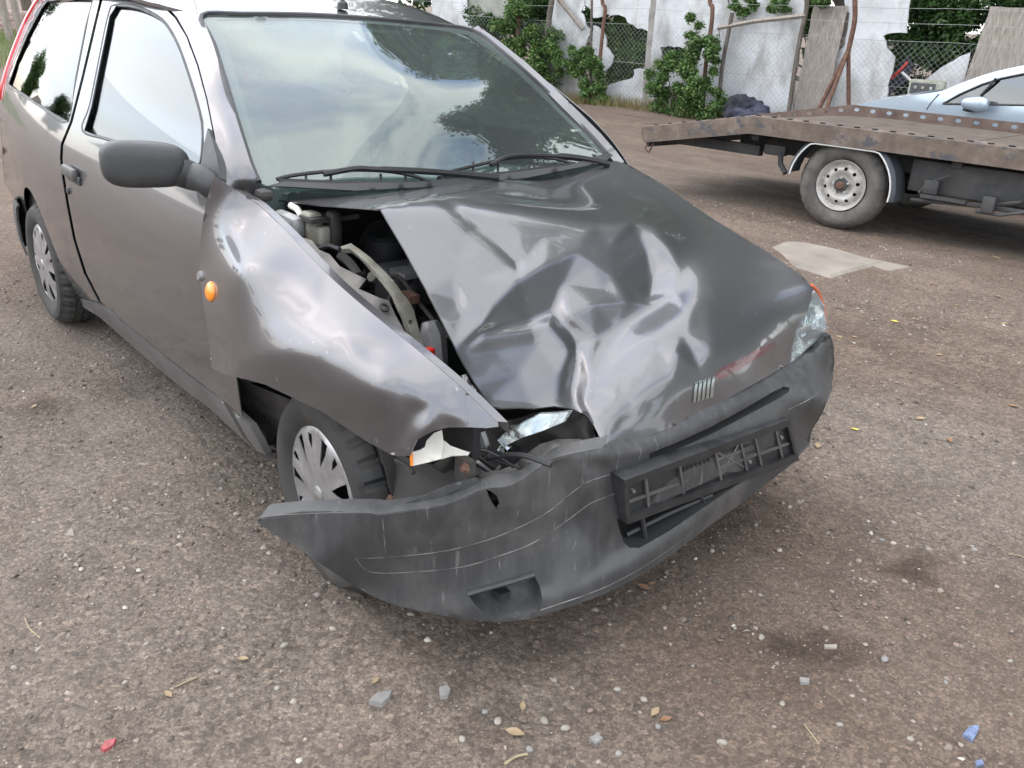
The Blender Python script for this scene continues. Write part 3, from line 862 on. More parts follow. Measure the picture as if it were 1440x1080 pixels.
_brel = relief(bump_ctrl, bump_lines, 3.6, (340, 440, 1200, 900))
PLATE_PX = [(872, 742), (1118, 646), (1112, 582), (858, 662)]
def bump_rel(Q):
    Q = np.asarray(Q, float)
    w = np.where(inside(PLATE_PX, Q), np.clip(poly_dist(Q, PLATE_PX) / 9.0, 0, 1), 0.0)
    return _brel(Q) * (1 - w) - .030 * w * w * (3 - 2 * w)
FOG = [z4(925, 918), z4(1205, 842), z4(1226, 880), z4(1236, 940), z4(1222, 985), z4(1150, 1016), z4(1040, 1022), z4(990, 995), z4(955, 960)]
GRILL = [(866, 730), (876, 762), (884, 770), (898, 771), (940, 747), (985, 716), (1030, 686), (1064, 662), (1020, 664), (960, 692), (900, 718)]
SLOT = [(912, 648), (950, 633), (1000, 610), (1050, 584), (1092, 562), (1108, 552), (1110, 546), (1102, 544), (1086, 551), (1046, 574), (998, 600), (950, 622), (912, 637)]
TEAR = [z4(1000, 472), z4(1020, 480), z4(1045, 500), z4(1058, 535), z4(1045, 555), z4(1025, 530), z4(1010, 500)]
bumper = sheet('bumper', BUMP, bump_inv, 6, M['plastic'], car, push=bump_rel, holes=[FOG, GRILL, SLOT, TEAR], thick=.005, off=0,
               skirt=[(lambda q: q[0] > 1120 and 470 < q[1] < 660, [(-.06, .012, 0), (-.12, .006, 0), (-.16, -.005, 0)]),
                      ])
def edge_return(name, L, offs, parent):
    E0 = bpl(catmull(L, 4), 0.0); rows = [E0]
    for d in offs: rows.append(rows[-1] + np.array(d))
    n = len(E0)
    mk(name, np.vstack(rows), [(r_ * n + i, r_ * n + i + 1, (r_ + 1) * n + i + 1, (r_ + 1) * n + i) for r_ in range(len(rows) - 1) for i in range(n - 1)], M['plastic'], parent, auto=50, thick=.003)
def bp(px, py, h): return lift([(px, py)], bump_inv, lambda Q: bump_rel(Q) + h)[0]
def bpl(L, h): return lift(np.array(L, float), bump_inv, lambda Q: bump_rel(Q) + h)
edge_return('bumper_edge', [(363, 735), (368, 729), (420, 724), (510, 722), (532, 724), (563, 720), (617, 712), (650, 701), (683, 688), (717, 683), (750, 664), (773, 648), (800, 640), (830, 634), (848, 630)], [(-.004, .010, .004), (-.02, .028, .006)], bumper)
edge_return('bumper_edge', [(1118, 648), (1076, 681), (1040, 708), (998, 738), (956, 770), (914, 800), (870, 825), (830, 842), (767, 863), (727, 872), (683, 873), (617, 864), (550, 848), (500, 824), (450, 791), (417, 768), (390, 752)], [(-.010, .008, -.003), (-.08, .05, .004)], bumper)
for L in ([(500, 785), (550, 783), (623, 775), (683, 760), (733, 740), (773, 718), (800, 696), (826, 678), (858, 667)], [(500, 785), (522, 804), (583, 804), (650, 797), (707, 780), (750, 763), (800, 730), (830, 708), (864, 694)],
          [(1108, 576), (1140, 560), (1168, 539)], [(1113, 594), (1140, 577), (1164, 556)], [(538, 728), (540, 750), (543, 784)], [(760, 858), (830, 834), (870, 816), (914, 791), (956, 761), (998, 729), (1040, 699), (1076, 672), (1116, 640)]):
    MB().tube(bpl(catmull(L, 8), .0026), .0017, 5).build('trim_line', M['line'], bumper)
# fog lamp recess
def recess(name, ring, d, m, parent, inward=(-.75, .35, .06)):
    R0 = bpl(resample(ring, 10), -.001); c_ = R0.mean(0); iv = np.array(inward) * d
    rows = [R0, c_ + (R0 - c_) * .95 + iv * .5, c_ + (R0 - c_) * .8 + iv, c_ + (R0 - c_) * .3 + iv * 1.05]
    n = len(R0); V = np.vstack(rows + [[rows[-1].mean(0)]])
    F = [(i * n + k, i * n + (k + 1) % n, (i + 1) * n + (k + 1) % n, (i + 1) * n + k) for i in range(3) for k in range(n)] + [(3 * n + k, 3 * n + (k + 1) % n, 4 * n) for k in range(n)]
    return mk(name, V, F, m, parent)
fog = recess('fog_lamp_recess', FOG, .07, M['plastic'], bumper)
MB().tube(bpl([z4(922, 915), z4(1000, 892), z4(1110, 862), z4(1205, 832)], .006), .007, 7).build('fog_lamp_bar', M['mirror_plastic'], bumper)
MB().box(bp(705, 835, -.045), (.03, .03, .02)).build('fog_lamp_clip', M['black'], fog)
recess('lower_grille', GRILL, .12, M['dark'], bumper)
recess('upper_slot', SLOT, .035, M['dark'], bumper)
for q in ((908, 758, 903, 726), (990, 708, 982, 690)):
    MB().tube([bp(q[0], q[1], -.02), bp(q[2], q[3], -.02)], .006, 6).build('grille_bar', M['black'], bumper)
MB().tube([bp(880, 752, -.03), bp(940, 722, -.03), bp(1000, 696, -.03)], .007, 6).build('grille_bar', M['black'], bumper)
# holes in the torn flange
FL = [(535, 722), (563, 710), (597, 697), (633, 682), (650, 677), (672, 672), (683, 687), (650, 700), (617, 711), (563, 719)]
sheet('bumper_flange', FL, lambda Q: bump_inv(Q) * .985, 6, M['plastic'], bumper, holes=[[z4(822, 508), z4(850, 490), z4(890, 470), z4(895, 482), z4(870, 498), z4(830, 512)]], thick=.004)
sheet('bumper_flange', [(368, 729), (378, 726), (422, 720), (500, 719), (512, 722), (420, 725)], lambda Q: bump_inv(Q) * .998, 6, M['plastic'], bumper, holes=[[(396, 727.5), (402, 724.5), (420, 723), (416, 726)]], thick=.004)
# ---- number plate holder (empty)
_pc = lift([(880, 736), (1114, 642), (1107, 588), (865, 667)], bump_inv, lambda Q: np.full(len(Q), .022))
_pm = (_pc[0] + _pc[1] + _pc[2] + _pc[3]) / 4; _px = np.linalg.svd(_pc - _pm)[2][2]; _pc = _pc - np.outer((_pc - _pm) @ _px, _px)
_pn = np.cross(_pc[1] - _pc[0], _pc[3] - _pc[0]); _pn /= np.linalg.norm(_pn)
if _pn @ (CAM - _pc[0]) < 0: _pn = -_pn
def plate(u, v, h):
    return (1 - u) * (1 - v) * _pc[0] + u * (1 - v) * _pc[1] + u * v * _pc[2] + (1 - u) * v * _pc[3] + _pn * h
def pbox(mb, u0, u1, v0, v1, h0, h1):
    mb.prism([(u0, v0), (u1, v0), (u1, v1), (u0, v1)], h0, h1, plate); return mb
holder = pbox(MB(), .0, 1, .0, 1, -.022, .001).build('plate_holder', M['black'], bumper)
fr = MB()
pbox(fr, 0, 1, 0, .16, .0015, .016); pbox(fr, 0, 1, .86, 1, .0015, .017); pbox(fr, 0, .018, .162, .858, .0015, .014); pbox(fr, .982, 1, .162, .858, .0015, .014)
fr.build('plate_frame', M['black'], bumper)
for u in (.11, .29, .50, .66, .755, .90): pbox(MB(), u, u + .012, .165, .855, .0018, .009).build('plate_rib', M['sill'], bumper)
for u0, u1, v in ((.02, .28, .40), (.305, .495, .40), (.515, .75, .42), (.77, .975, .40), (.515, .655, .62)): pbox(MB(), u0, u1, v, v + .05, .0018, .0075).build('plate_rib', M['sill'], bumper)
for (u0, v0, u1, v1) in ((.515, .25, .655, .80), (.515, .80, .655, .25)):
    MB().tube([plate(u0, v0, .004), plate(u1, v1, .004)], .0035, 5).build('plate_rib', M['sill'], bumper)
for k in range(7):
    u = .672 + k * .0115
    for u0, u1, v0, v1 in ((u, u + .006, .66, .72), (u, u + .006, .50, .55), (.315 + k * .024, .327 + k * .024, .64, .70), (.315 + k * .024, .322 + k * .024, .26, .31)):
        pbox(MB(), u0, u1, v0, v1, .0015, .003).build('plate_slot', M['dark'], bumper)
for u, v in ((.055, .62), (.94, .6), (.70, .32)):
    P0 = plate(u, v, .004)
    MB().lathe([(0, .003), (.006, .003), (.007, -.003)], 10, P0, 'z', np.stack([_pc[1] - _pc[0], _pc[3] - _pc[0], _pn], 1) / np.array([np.linalg.norm(_pc[1] - _pc[0]), np.linalg.norm(_pc[3] - _pc[0]), 1])).build('plate_screw', M['steel'], bumper)

# ---- headlamps
HL = [(1146, 408), (1152, 414), (1159, 428), (1163, 446), (1164, 463), (1153, 475), (1132, 494), (1111, 511), (1113, 494), (1118, 472), (1125, 453), (1133, 434)]
hl_inv = tps([(1146, 408, 'y', .655), (1159, 428, 'y', .715), (1164, 463, 'y', .73), (1111, 511, 'y', .5), (1118, 472, 'y', .535), (1133, 434, 'y', .605), (1132, 494, 'y', .575), (1142, 455, 'y', .612)])
lampL = sheet('headlamp', HL, hl_inv, 6, M['lamp_glass'], car, thick=.004, push=lambda Q: .002 * np.sin(Q[:, 0] * 1.6))
sheet('reflector', [(1146, 410), (1158, 430), (1161, 462), (1152, 472), (1132, 490), (1114, 506), (1120, 474), (1135, 436)], lambda Q: hl_inv(Q) / (1 + .035 * np.clip(poly_dist(Q, HL) / 14, 0, 1)), 5, M['lamp_in'], lampL, thick=.002)
v_, f_ = ellipsoid(lift([(1139, 462)], hl_inv)[0] + np.array([-.05, .03, -.01]), np.diag([.03, .045, .045])); mk('lamp_bowl', v_, f_, M['chrome'], lampL)
MB().tube(lift(catmull([(1147, 404), (1154, 410), (1161, 424), (1166, 445), (1166, 458)], 4), hl_inv) + np.array([-.02, .006, 0]), .006, 8).build('corner_indicator', M['amber_dark'], lampL)
# left wing (far side)
prof = [(.640, .0), (.672, -.003), (.705, -.028), (.75, -.075), (.785, -.14), (.80, -.22), (.80, -.33), (.785, -.45)]
V_, F_ = [], []
xs = np.linspace(-.42, .46, 24)
for x in xs:
    zt = np.interp(x, [-.42, -.36, .105, .3, .495], [.965, .950, .826, .772, .708]); sh = max(0, (x - .1)) ** 2 * .28
    za = .30 + math.sqrt(max(.335 ** 2 - x * x, 0)) if abs(x) < .335 else .2
    for y, dz in prof:
        V_.append((x, y - sh * (y - .6) / .2, max(zt + dz, za + (dz + .5) * .02)))
n = len(prof)
F_ = [(i * n + k, i * n + k + 1, (i + 1) * n + k + 1, (i + 1) * n + k) for i in range(len(xs) - 1) for k in range(n - 1)]
mk('front_wing', V_, F_, M['paint'], car, thick=.003)

# broken headlamp and torn front structure on the struck side
br_inv = lambda Q: bump_inv(Q) * .955
sheet('arch_liner', [z4(330, 150), z4(420, 190), z4(560, 290), z4(690, 350), z4(880, 400), z4(900, 470), z4(760, 520), z4(640, 580), z4(560, 585), z4(520, 480), z4(460, 360), z4(400, 250)], tps([z4(330, 150) + ('y', -.70), z4(690, 350) + ('y', -.66), z4(640, 580) + ('y', -.72), z4(520, 480) + ('y', -.69), z4(880, 400) + ('y', -.60)]), 8, M['liner'], car,
      push=crumple([z4(330, 150), z4(900, 585)], 40, .014, 6, 5.0), thick=.003)
sheet('radiator_support', [z4(840, 320), z4(900, 235), z4(990, 220), z4(1060, 190), z4(1240, 150), z4(1400, 140), z4(1450, 200), z4(1480, 320), z4(1290, 350), z4(1100, 440), z4(1010, 475), z4(880, 440), z4(770, 380)], tps([z4(840, 320) + ('y', -.62), z4(1240, 160) + ('y', -.40), z4(1480, 320) + ('y', -.33), z4(1010, 475) + ('y', -.55), z4(880, 440) + ('y', -.60), z4(1200, 300) + ('y', -.42)]), 6, M['liner'], car,
      push=crumple([z4(770, 140), z4(1480, 480)], 90, .024, 4, 3.0), thick=.003)
for L, yy, r_, mm in (([z4(980, 235), z4(1000, 300), z4(975, 345)], -.53, .012, 'steel'), ([z4(770, 360), z4(860, 400), z4(960, 395)], -.60, .012, 'liner'),
                      ([z4(620, 350), z4(660, 370), z4(695, 405)], -.70, .006, 'liner')):
    MB().tube([on(*q, y=yy) for q in catmull(L, 5)], r_, 7).build('bracket', M[mm], car)
sheet('lamp_cradle', [z4(930, 350), z4(1000, 402), z4(1060, 392), z4(1120, 372), z4(1180, 318), z4(1225, 285), z4(1300, 262), z4(1400, 262), z4(1445, 290), z4(1440, 318), z4(1300, 340), z4(1200, 392), z4(1100, 440), z4(1010, 474), z4(950, 430)],
      tps([z4(930, 350) + ('y', -.60), z4(1225, 285) + ('y', -.45), z4(1445, 300) + ('y', -.36), z4(1010, 474) + ('y', -.57), z4(1200, 392) + ('y', -.50), z4(1100, 390) + ('y', -.52)]), 5, M['dirty_metal'], car,
      push=crumple([z4(930, 260), z4(1445, 480)], 60, .022, 3, 3.0), thick=.003)
wb_inv = tps([z4(680, 320) + ('y', -.735), z4(812, 225) + ('y', -.66), z4(700, 375) + ('y', -.73), z4(815, 345) + ('y', -.69), z4(932, 320) + ('y', -.62), z4(860, 290) + ('y', -.65)])
wbk = sheet('lamp_housing', [z4(680, 320), z4(722, 308), z4(742, 296), z4(750, 268), z4(782, 236), z4(815, 224), z4(822, 280), z4(812, 345), z4(760, 360), z4(690, 376)], wb_inv, 6, M['white_plastic'], car, thick=.004)
sheet('lamp_housing', [z4(824, 268), z4(850, 290), z4(900, 308), z4(934, 318), z4(925, 331), z4(860, 332), z4(812, 347)], lambda Q: wb_inv(Q) * .992, 6, M['white_plastic'], car, thick=.004)
sheet('amber_strip', [z4(678, 320), z4(690, 318), z4(693, 374), z4(681, 376)], lambda Q: wb_inv(Q) * 1.002, 6, M['orange'], wbk, thick=.002)
bl_inv = tps([z4(1050, 270) + ('y', -.54), z4(1240, 150) + ('y', -.46), z4(1365, 145) + ('y', -.39), z4(1150, 255) + ('y', -.51)])
BL = [z4(1048, 268), z4(1080, 235), z4(1170, 182), z4(1235, 150), z4(1300, 148), z4(1367, 140), z4(1335, 188), z4(1240, 228), z4(1150, 258), z4(1075, 294)]
brk = sheet('broken_headlamp', BL, bl_inv, 6, M['lamp_glass'], car, thick=.004, push=lambda Q: .003 * np.sin(Q[:, 0] * .5 + Q[:, 1] * .9))
sheet('reflector', [tuple(np.array(q) * .9 + np.array(z4(1200, 220)) * .1) for q in BL], lambda Q: bl_inv(Q) / 1.02, 6, M['lamp_in'], brk, thick=.002, push=lambda Q: .003 * np.sin(Q[:, 0] * .17 + Q[:, 1] * .11))
rnd = random.Random(5)
for k in range(9):
    c_ = on(*z4(rnd.uniform(970, 1160), rnd.uniform(235, 330)), y=rnd.uniform(-.56, -.50))
    mb = MB(); P = np.array([[rnd.uniform(-1, 1) for _ in range(3)] for _ in range(5)]) * rnd.uniform(.008, .02)
    mb.add(P + c_, [(0, 1, 2), (0, 2, 3), (0, 3, 4), (1, 2, 3), (1, 4, 3), (0, 1, 4)])
    mb.build('lamp_shard', M[rnd.choice(['lamp_in', 'white_plastic', 'liner', 'chrome'])], brk)
rw = random.Random(31)
for k in range(7):
    a_, b_ = z4(rw.uniform(830, 1000), rw.uniform(300, 380)), z4(rw.uniform(1000, 1300), rw.uniform(300, 420)); y0, y1 = rw.uniform(-.62, -.56), rw.uniform(-.52, -.44)
    A_, B_ = on(*a_, y=y0), on(*b_, y=y1)
    MB().tube(catmull([A_, A_ * .7 + B_ * .3 + np.array([0, 0, rw.uniform(-.03, .03)]), A_ * .3 + B_ * .7 + np.array([0, 0, rw.uniform(-.04, .02)]), B_], 5), rw.choice([.0025, .004, .006]), 6).build('wire', M[rw.choice(['wiper', 'black', 'liner', 'steel'])], car)
c_ = on(*z4(912, 392), y=-.63)
MB().box(c_, (.05, .02, .06)).build('bumper_bracket', M['liner'], car)
for q, yy in ((z4(912, 385), -.645), (z4(415, 248), -.71), (z4(597, 520), -.735)):
    P0 = on(*q, y=yy)
    MB().lathe([(0, -.009), (.007, -.009), (.008, -.002), (.013, 0), (.013, .003)], 8, P0).build('rusty_bolt', M['rust'], car)

# ---- engine bay
z6 = lambda X, Y: (400 + X / 3.375, 280 + Y / 3.375)
bay = MB()
bay.box((.05, 0, .42), (.95, 1.2, .02)).box((-.435, 0, .62), (.02, 1.2, .5)).box((0, .60, .52), (.85, .02, .3)).box((.05, -.60, .50), (.9, .02, .25)).box((.5, .1, .44), (.02, 1.0, .12))
bay.build('engine_bay', M['dark'], car)
apron_inv = tps([z6(0, 130) + ('y', -.665), z6(130, 205) + ('y', -.655), z6(385, 385) + ('y', -.63), z6(300, 400) + ('y', -.665), z6(520, 540) + ('y', -.62), z6(600, 690) + ('y', -.635), z6(430, 520) + ('y', -.66), z6(800, 850) + ('y', -.615)])
apron = sheet('inner_wing', [z6(-10, 120), z6(60, 175), z6(130, 195), z6(165, 240), z6(215, 262), z6(262, 318), z6(330, 352), z6(388, 380), z6(352, 425), z6(420, 455), z6(455, 470), z6(495, 480), z6(524, 545), z6(560, 610), z6(604, 695), z6(570, 672), z6(430, 535), z6(300, 412), z6(150, 262), z6(40, 165)], apron_inv, 4, M['dirty_metal'], car,
              push=lambda Q: .003 * np.sin(Q[:, 0] * .16 + Q[:, 1] * .07), thick=.003)
c_, e1, e2, n_ = frame_at(*z6(472, 515), apron_inv)
MB().lathe([(.012, -.004), (.012, .003), (.007, .004), (.006, -.004)], 12, c_, 'z', np.stack([e1, e2, n_], 1)).build('bolt_hole', M['black'], apron)
bar = [z6(262, 232), z6(312, 222), z6(350, 250), z6(395, 285), z6(440, 330), z6(485, 375), z6(515, 410), z6(540, 450), z6(572, 500), z6(592, 545), z6(612, 610), z6(636, 680), z6(655, 735)]
bw = [10, 26, 28, 30, 32, 32, 32, 36, 52, 54, 44, 40, 40]
L_, R_ = [], []
for i, q in enumerate(bar):
    a = np.array(bar[max(i - 1, 0)]); b = np.array(bar[min(i + 1, len(bar) - 1)]); t_ = (b - a) / np.linalg.norm(b - a); nrm = np.array([t_[1], -t_[0]]) * bw[i] / 3.375 / 2
    L_.append(tuple(np.array(q) + nrm)); R_.append(tuple(np.array(q) - nrm))
bar_inv = tps([bar[0] + ('y', -.60), bar[3] + ('y', -.585), bar[7] + ('y', -.57), bar[12] + ('y', -.565), z6(560, 420) + ('y', -.545)])
hole_c = np.array(z6(600, 583)); HOLE = [tuple(hole_c + 3.4 * np.array([math.cos(a), math.sin(a)])) for a in np.linspace(0, 2 * math.pi, 9)[:-1]]
sheet('brace_bar', L_ + R_[::-1], bar_inv, 3.5, M['primer'], car, holes=[HOLE], thick=.014, off=-1, push=lambda Q: .0015 * np.sin(Q[:, 1] * .22))
MB().tube([on(*q, y=-.50) for q in catmull([z6(500, 372), z6(545, 372), z6(590, 420), z6(650, 505), z6(710, 580), z6(775, 660)], 5)], .0055, 7).build('hose', M['liner'], car)
res = MB().lathe([(0, .10), (.05, .10), (.062, .09), (.062, .0), (.055, -.1), (0, -.1)], 20, on(*z6(485, 330), y=-.36), 'z').build('reservoir', M['black'], car)
MB().box(on(*z6(485, 250), y=-.36) + np.array([0, 0, .004]), (.05, .06, .006)).build('reservoir_label', M['lamp_in'], res)
MB().box(on(*z6(580, 400), y=-.42), (.12, .13, .10), bev=.01).build('battery', M['dash'], car)
MB().box(on(*z6(575, 385), y=-.46) + np.array([0, 0, .02]), (.07, .05, .015)).build('battery_clamp', M['steel'], car)
MB().box(on(*z6(590, 465), y=-.52), (.05, .03, .02)).build('connector', M['rust'], car)
MB().box(on(*z6(680, 733), y=-.575), (.022, .03, .026), bev=.004).build('fuse_plug', M['red_plastic'], car)
MB().tube([on(*q, y=-.52) for q in (z6(690, 580), z6(700, 640), z6(720, 790))], [.02, .035, .03], 8).build('washer_bottle', M['steel'], car)
MB().box(on(*z6(130, 140), y=-.60), (.05, .04, .09), bev=.008).box(on(*z6(165, 165), y=-.59), (.07, .03, .05), bev=.006).build('bonnet_hinge', M['primer'], car)
MB().tube([on(*q, y=-.61) for q in (z6(30, 30), z6(62, 48), z6(80, 80))], .009, 8).build('hinge_arm', M['white_plastic'], car)
MB().box(on(*z6(235, 145), y=-.56), (.045, .03, .10), bev=.012).build('cable_bracket', M['liner'], car)
MB().box(on(*z6(215, 85), y=-.56), (.06, .14, .012)).build('cowl_bracket', M['liner'], car)
MB().box(on(*z6(20, 120), y=-.64), (.12, .04, .06), bev=.015).build('cowl_block', M['steel'], car)
MB().tube([on(*q, y=-.63) for q in catmull([z6(140, 235), z6(180, 230), z6(215, 222), z6(262, 238)], 4)], .006, 6).build('cable', M['black'], car)
MB().tube([on(*q, y=-.60) for q in catmull([z6(265, 270), z6(300, 295), z6(330, 330), z6(350, 360)], 4)], .012, 6).build('cable', M['liner'], car)
rc = random.Random(19)
for k in range(16):
    a_ = np.array(z6(rc.uniform(330, 640), rc.uniform(250, 620))); yy = rc.uniform(-.50, -.30)
    P0 = on(*a_, y=yy); dv = np.array([rc.uniform(-.12, .14), rc.uniform(-.10, .16), rc.uniform(-.07, .03)])
    MB().tube(catmull([P0, P0 + dv * .5 + np.array([0, 0, rc.uniform(-.02, .04)]), P0 + dv, P0 + dv * 1.5 - np.array([0, 0, .06])], 5), rc.choice([.004, .006, .010, .014]), 7).build('hose' if k % 2 else 'cable', M[rc.choice(['black', 'liner', 'steel', 'dash', 'primer'])], car)
for k in range(8):
    P0 = on(*z6(rc.uniform(380, 700), rc.uniform(330, 700)), y=rc.uniform(-.46, -.30)) - np.array([0, 0, .05])
    MB().box(P0, (rc.uniform(.04, .10), rc.uniform(.04, .10), rc.uniform(.03, .08)), rot_z(rc.uniform(0, 3)), bev=.006).build('engine_unit', M[rc.choice(['liner', 'steel', 'dash', 'black'])], car)
sheet('lamp_bracket', [z6(760, 820), z6(830, 840), z6(860, 830), z6(890, 880), z6(960, 960), z6(985, 1010), z6(940, 985), z6(860, 900)], tps([z6(760, 820) + ('y', -.60), z6(860, 830) + ('y', -.57), z6(960, 990) + ('y', -.585)]), 3, M['steel'], car, push=lambda Q: .006 * np.sin(Q[:, 0] * .5), thick=.002)
MB().box(on(371, 274, y=-.66), (.05, .04, .03), bev=.012).build('cowl_corner', M['liner'], car)
sheet('cowl_panel', [(372, 262), (398, 262), (500, 268), (620, 262), (740, 250), (850, 228), (862, 218), (855, 214), (800, 232), (700, 245), (600, 254), (480, 258), (400, 255)], lambda Q: ws_inv(Q) * 1.012, 8, M['black'], car, thick=.004)

# ---- wheels
def rot_z(a): return np.array([[math.cos(a), -math.sin(a), 0], [math.sin(a), math.cos(a), 0], [0, 0, 1]])
def wheel(hub, yaw_, spin, side=-1):
    """hub = centre of the outer face; outer face looks towards side*y before yaw_"""
    R_ = rot_z(yaw_); S = np.array([[math.cos(spin), 0, math.sin(spin)], [0, 1, 0], [-math.sin(spin), 0, math.cos(spin)]])
    RS = R_ @ np.diag([1, side, 1]) @ S
    prof = [(.172, -.012), (.188, .004), (.206, .012), (.228, .015), (.246, .010), (.258, -.002), (.2685, -.014), (.2725, -.020), (.2760, -.030), (.2775, -.046), (.2700, -.048), (.2700, -.054), (.2780, -.056), (.2782, -.078), (.2702, -.080), (.2702, -.086), (.2782, -.088), (.2778, -.110), (.2700, -.112), (.2700, -.118), (.2770, -.120), (.274, -.138), (.262, -.152), (.22, -.168), (.165, -.15)]
    n = 180
    V = []
    for i, (r_, h) in enumerate(prof):
        for k in range(n):
            rr = r_
            if 5 <= i <= 9 or 20 <= i <= 22: rr -= (.004 + .006 * (i > 5)) * (k % 6 < 2)
            if i in (12, 13, 16, 17): rr -= .006 * ((k + 2) % 6 < 2)
            t = 2 * math.pi * k / n
            V.append((rr * math.cos(t), h, rr * math.sin(t)))
    F = [(i * n + k, i * n + (k + 1) % n, (i + 1) * n + (k + 1) % n, (i + 1) * n + k) for i in range(len(prof) - 1) for k in range(n)]
    V = (np.array(V) * np.array([1, -1 * -1, 1])) @ RS.T + hub
    w = mk('wheel', V, F, M['rubber'], car, auto=24)
    # cover with openings
    holes = []
    for k in range(7):
        a = 2 * math.pi * k / 7
        pts = [(.070, .0), (.095, -.14), (.122, -.20), (.143, -.16), (.143, .05), (.118, .05), (.092, .04)]
        holes.append([(r_ * math.cos(a + b), r_ * math.sin(a + b)) for r_, b in pts])
        a2 = a + .45
        holes.append([(r_ * math.cos(a2 + b), r_ * math.sin(a2 + b)) for r_, b in ((.105, -.03), (.138, -.06), (.143, .05), (.124, .04))])
    CS = 1.15
    V2, T2, _ = fill([(.158 * math.cos(t), .158 * math.sin(t)) for t in np.linspace(0, 2 * math.pi, 65)[:-1]], .0085, holes)
    rr = np.hypot(V2[:, 0], V2[:, 1]); an = np.arctan2(V2[:, 1], V2[:, 0])
    hgt = .012 * np.cos(np.clip(rr / .158, 0, 1) * 1.4) + .004 * np.cos(an * 7 + 1.6) * np.clip((rr - .04) / .06, 0, 1) * np.clip((.15 - rr) / .02, 0, 1) - .007 * np.clip((rr - .140) / .018, 0, 1) ** 2
    P3 = np.stack([V2[:, 0] * CS, hgt - .004, V2[:, 1] * CS], 1) @ RS.T + hub
    cov = mk('wheel_cover', P3, T2, M['hubcap'], w, thick=.003, off=0)
    cap = MB().lathe([(0, .014), (.02, .0135), (.024, .011), (.024, .004)], 20, (0, 0, 0)).build('cover_cap', M['hubcap'], w, local=True)
    for v in cap.data.vertices: v.co = Vector(RS @ np.array(v.co) + hub - origin_of(w))
    rim = MB().lathe([(.0, -.045), (.09, -.045), (.12, -.03), (.155, -.035), (.168, -.014), (.174, -.012), (.174, -.14)], 40)
    o = rim.build('rim', M['dark'], w, local=True)
    for v in o.data.vertices: v.co = Vector(RS @ np.array(v.co) + hub - origin_of(w))
    return w
wheel(np.array([.046, -.742, .277]), math.radians(-1.5), .35)
wheel(np.array([-2.452, -.770, .277]), 0.0, 1.0)
wheel(np.array([-.02, .745, .277]), math.radians(12.5), .1, 1)
wheel(np.array([-2.45, .765, .277]), 0.0, .6, 1)
# wheel housings, floor pan
def housing(cx, sgn, yo, yi):
    V, F = [], []; n = 16
    for yy in (yo, yi):
        for k in range(n + 1):
            a = math.pi * k / n * 1.1 - .15
            V.append((cx + .345 * math.cos(a), yy, .285 + .345 * math.sin(a)))
    F = [(k, k + 1, n + 2 + k, n + 1 + k) for k in range(n)] + [tuple(range(n + 1, 2 * n + 2))]
    mk('wheel_housing', V, F, M['liner'], car, thick=.004)
housing(-2.45, -1, -.735, -.45); housing(-2.45, 1, .735, .45)
housing(-.02, -1, -.70, -.42); housing(-.02, 1, .72, .42)
MB().box((-1.35, 0, .27), (2.0, 1.36, .10)).box((-2.7, 0, .32), (.45, 1.2, .12)).box((-.1, 0, .30), (.7, .8, .12)).build('floor_pan', M['dark'], car)
sheet('mud_flap', [z2(135, 715), z2(165, 735), z2(200, 830), z2(250, 910), z2(300, 975), z2(335, 985), z2(330, 1003), z2(295, 1003), z2(230, 935), z2(170, 830)], tps([z2(135, 715) + ('y', -.80), z2(335, 985) + ('y', -.72), z2(200, 830) + ('y', -.78), z2(230, 935) + ('y', -.76)]), 6, M['liner'], car, thick=.012)
sheet('arch_liner', [z2(200, 745), z2(375, 815), z2(350, 900), z2(352, 985), z2(300, 985), z2(255, 920), z2(210, 830)], tps([z2(200, 745) + ('y', -.76), z2(375, 815) + ('y', -.70), z2(352, 985) + ('y', -.66), z2(210, 830) + ('y', -.73)]), 8, M['liner'], car, thick=.003)
# rear bumper
V_, F_ = [], []
for z, ins in ((.48, .02), (.46, 0), (.40, -.012), (.30, -.008), (.24, .02)):
    for (x, y) in ((-2.80, -.775), (-2.95, -.755), (-3.05, -.70), (-3.10, -.55), (-3.12, 0), (-3.10, .55), (-3.05, .70), (-2.95, .755), (-2.80, .775)):
        V_.append((x + ins, y * (1 - ins * .3), z))
F_ = [(i * 9 + k, i * 9 + k + 1, (i + 1) * 9 + k + 1, (i + 1) * 9 + k) for i in range(4) for k in range(8)]
mk('rear_bumper', V_, F_, M['plastic'], car, thick=.01)

# ---- door mirror
mc = on(204, 227, y=-.90)
def superell(c, a, b, d, e=3.4, n=28, m=16, R=None, shape=None):
    V, F = [], []
    for i in range(m + 1):
        ph = -math.pi / 2 + math.pi * i / m
        for k in range(n):
            th = 2 * math.pi * k / n
            f = lambda t: math.copysign(abs(t) ** (2 / e), t)
            p_ = np.array([a * f(math.cos(ph)) * f(math.cos(th)), b * f(math.cos(ph)) * f(math.sin(th)), d * f(math.sin(ph))])
            if shape is not None: p_ = shape(p_)
            V.append(p_)
    V = np.array(V)
    if R is not None: V = V @ np.array(R).T
    F = [(i * n + k, i * n + (k + 1) % n, (i + 1) * n + (k + 1) % n, (i + 1) * n + k) for i in range(m) for k in range(n)]
    return V + np.array(c), F
def mshape(p_):
    t = (p_[1] + .106) / .212                     # 0 outer end .. 1 inner end
    p_ = p_.copy(); p_[2] *= 1 - .10 * t; p_[2] -= .014 * t; p_[0] *= .8 + .35 * t * (1 - .2 * t)
    return p_
v_, f_ = superell(mc, .050, .108, .061, 3.4, shape=mshape, R=rot_z(-.14))
mir = mk('door_mirror', v_, f_, M['mirror_plastic'], car)
pts = [on(250, 240, y=-.83), on(268, 247, y=-.80), on(284, 252, y=-.785), on(300, 264, y=-.765), on(308, 268, y=-.73)]
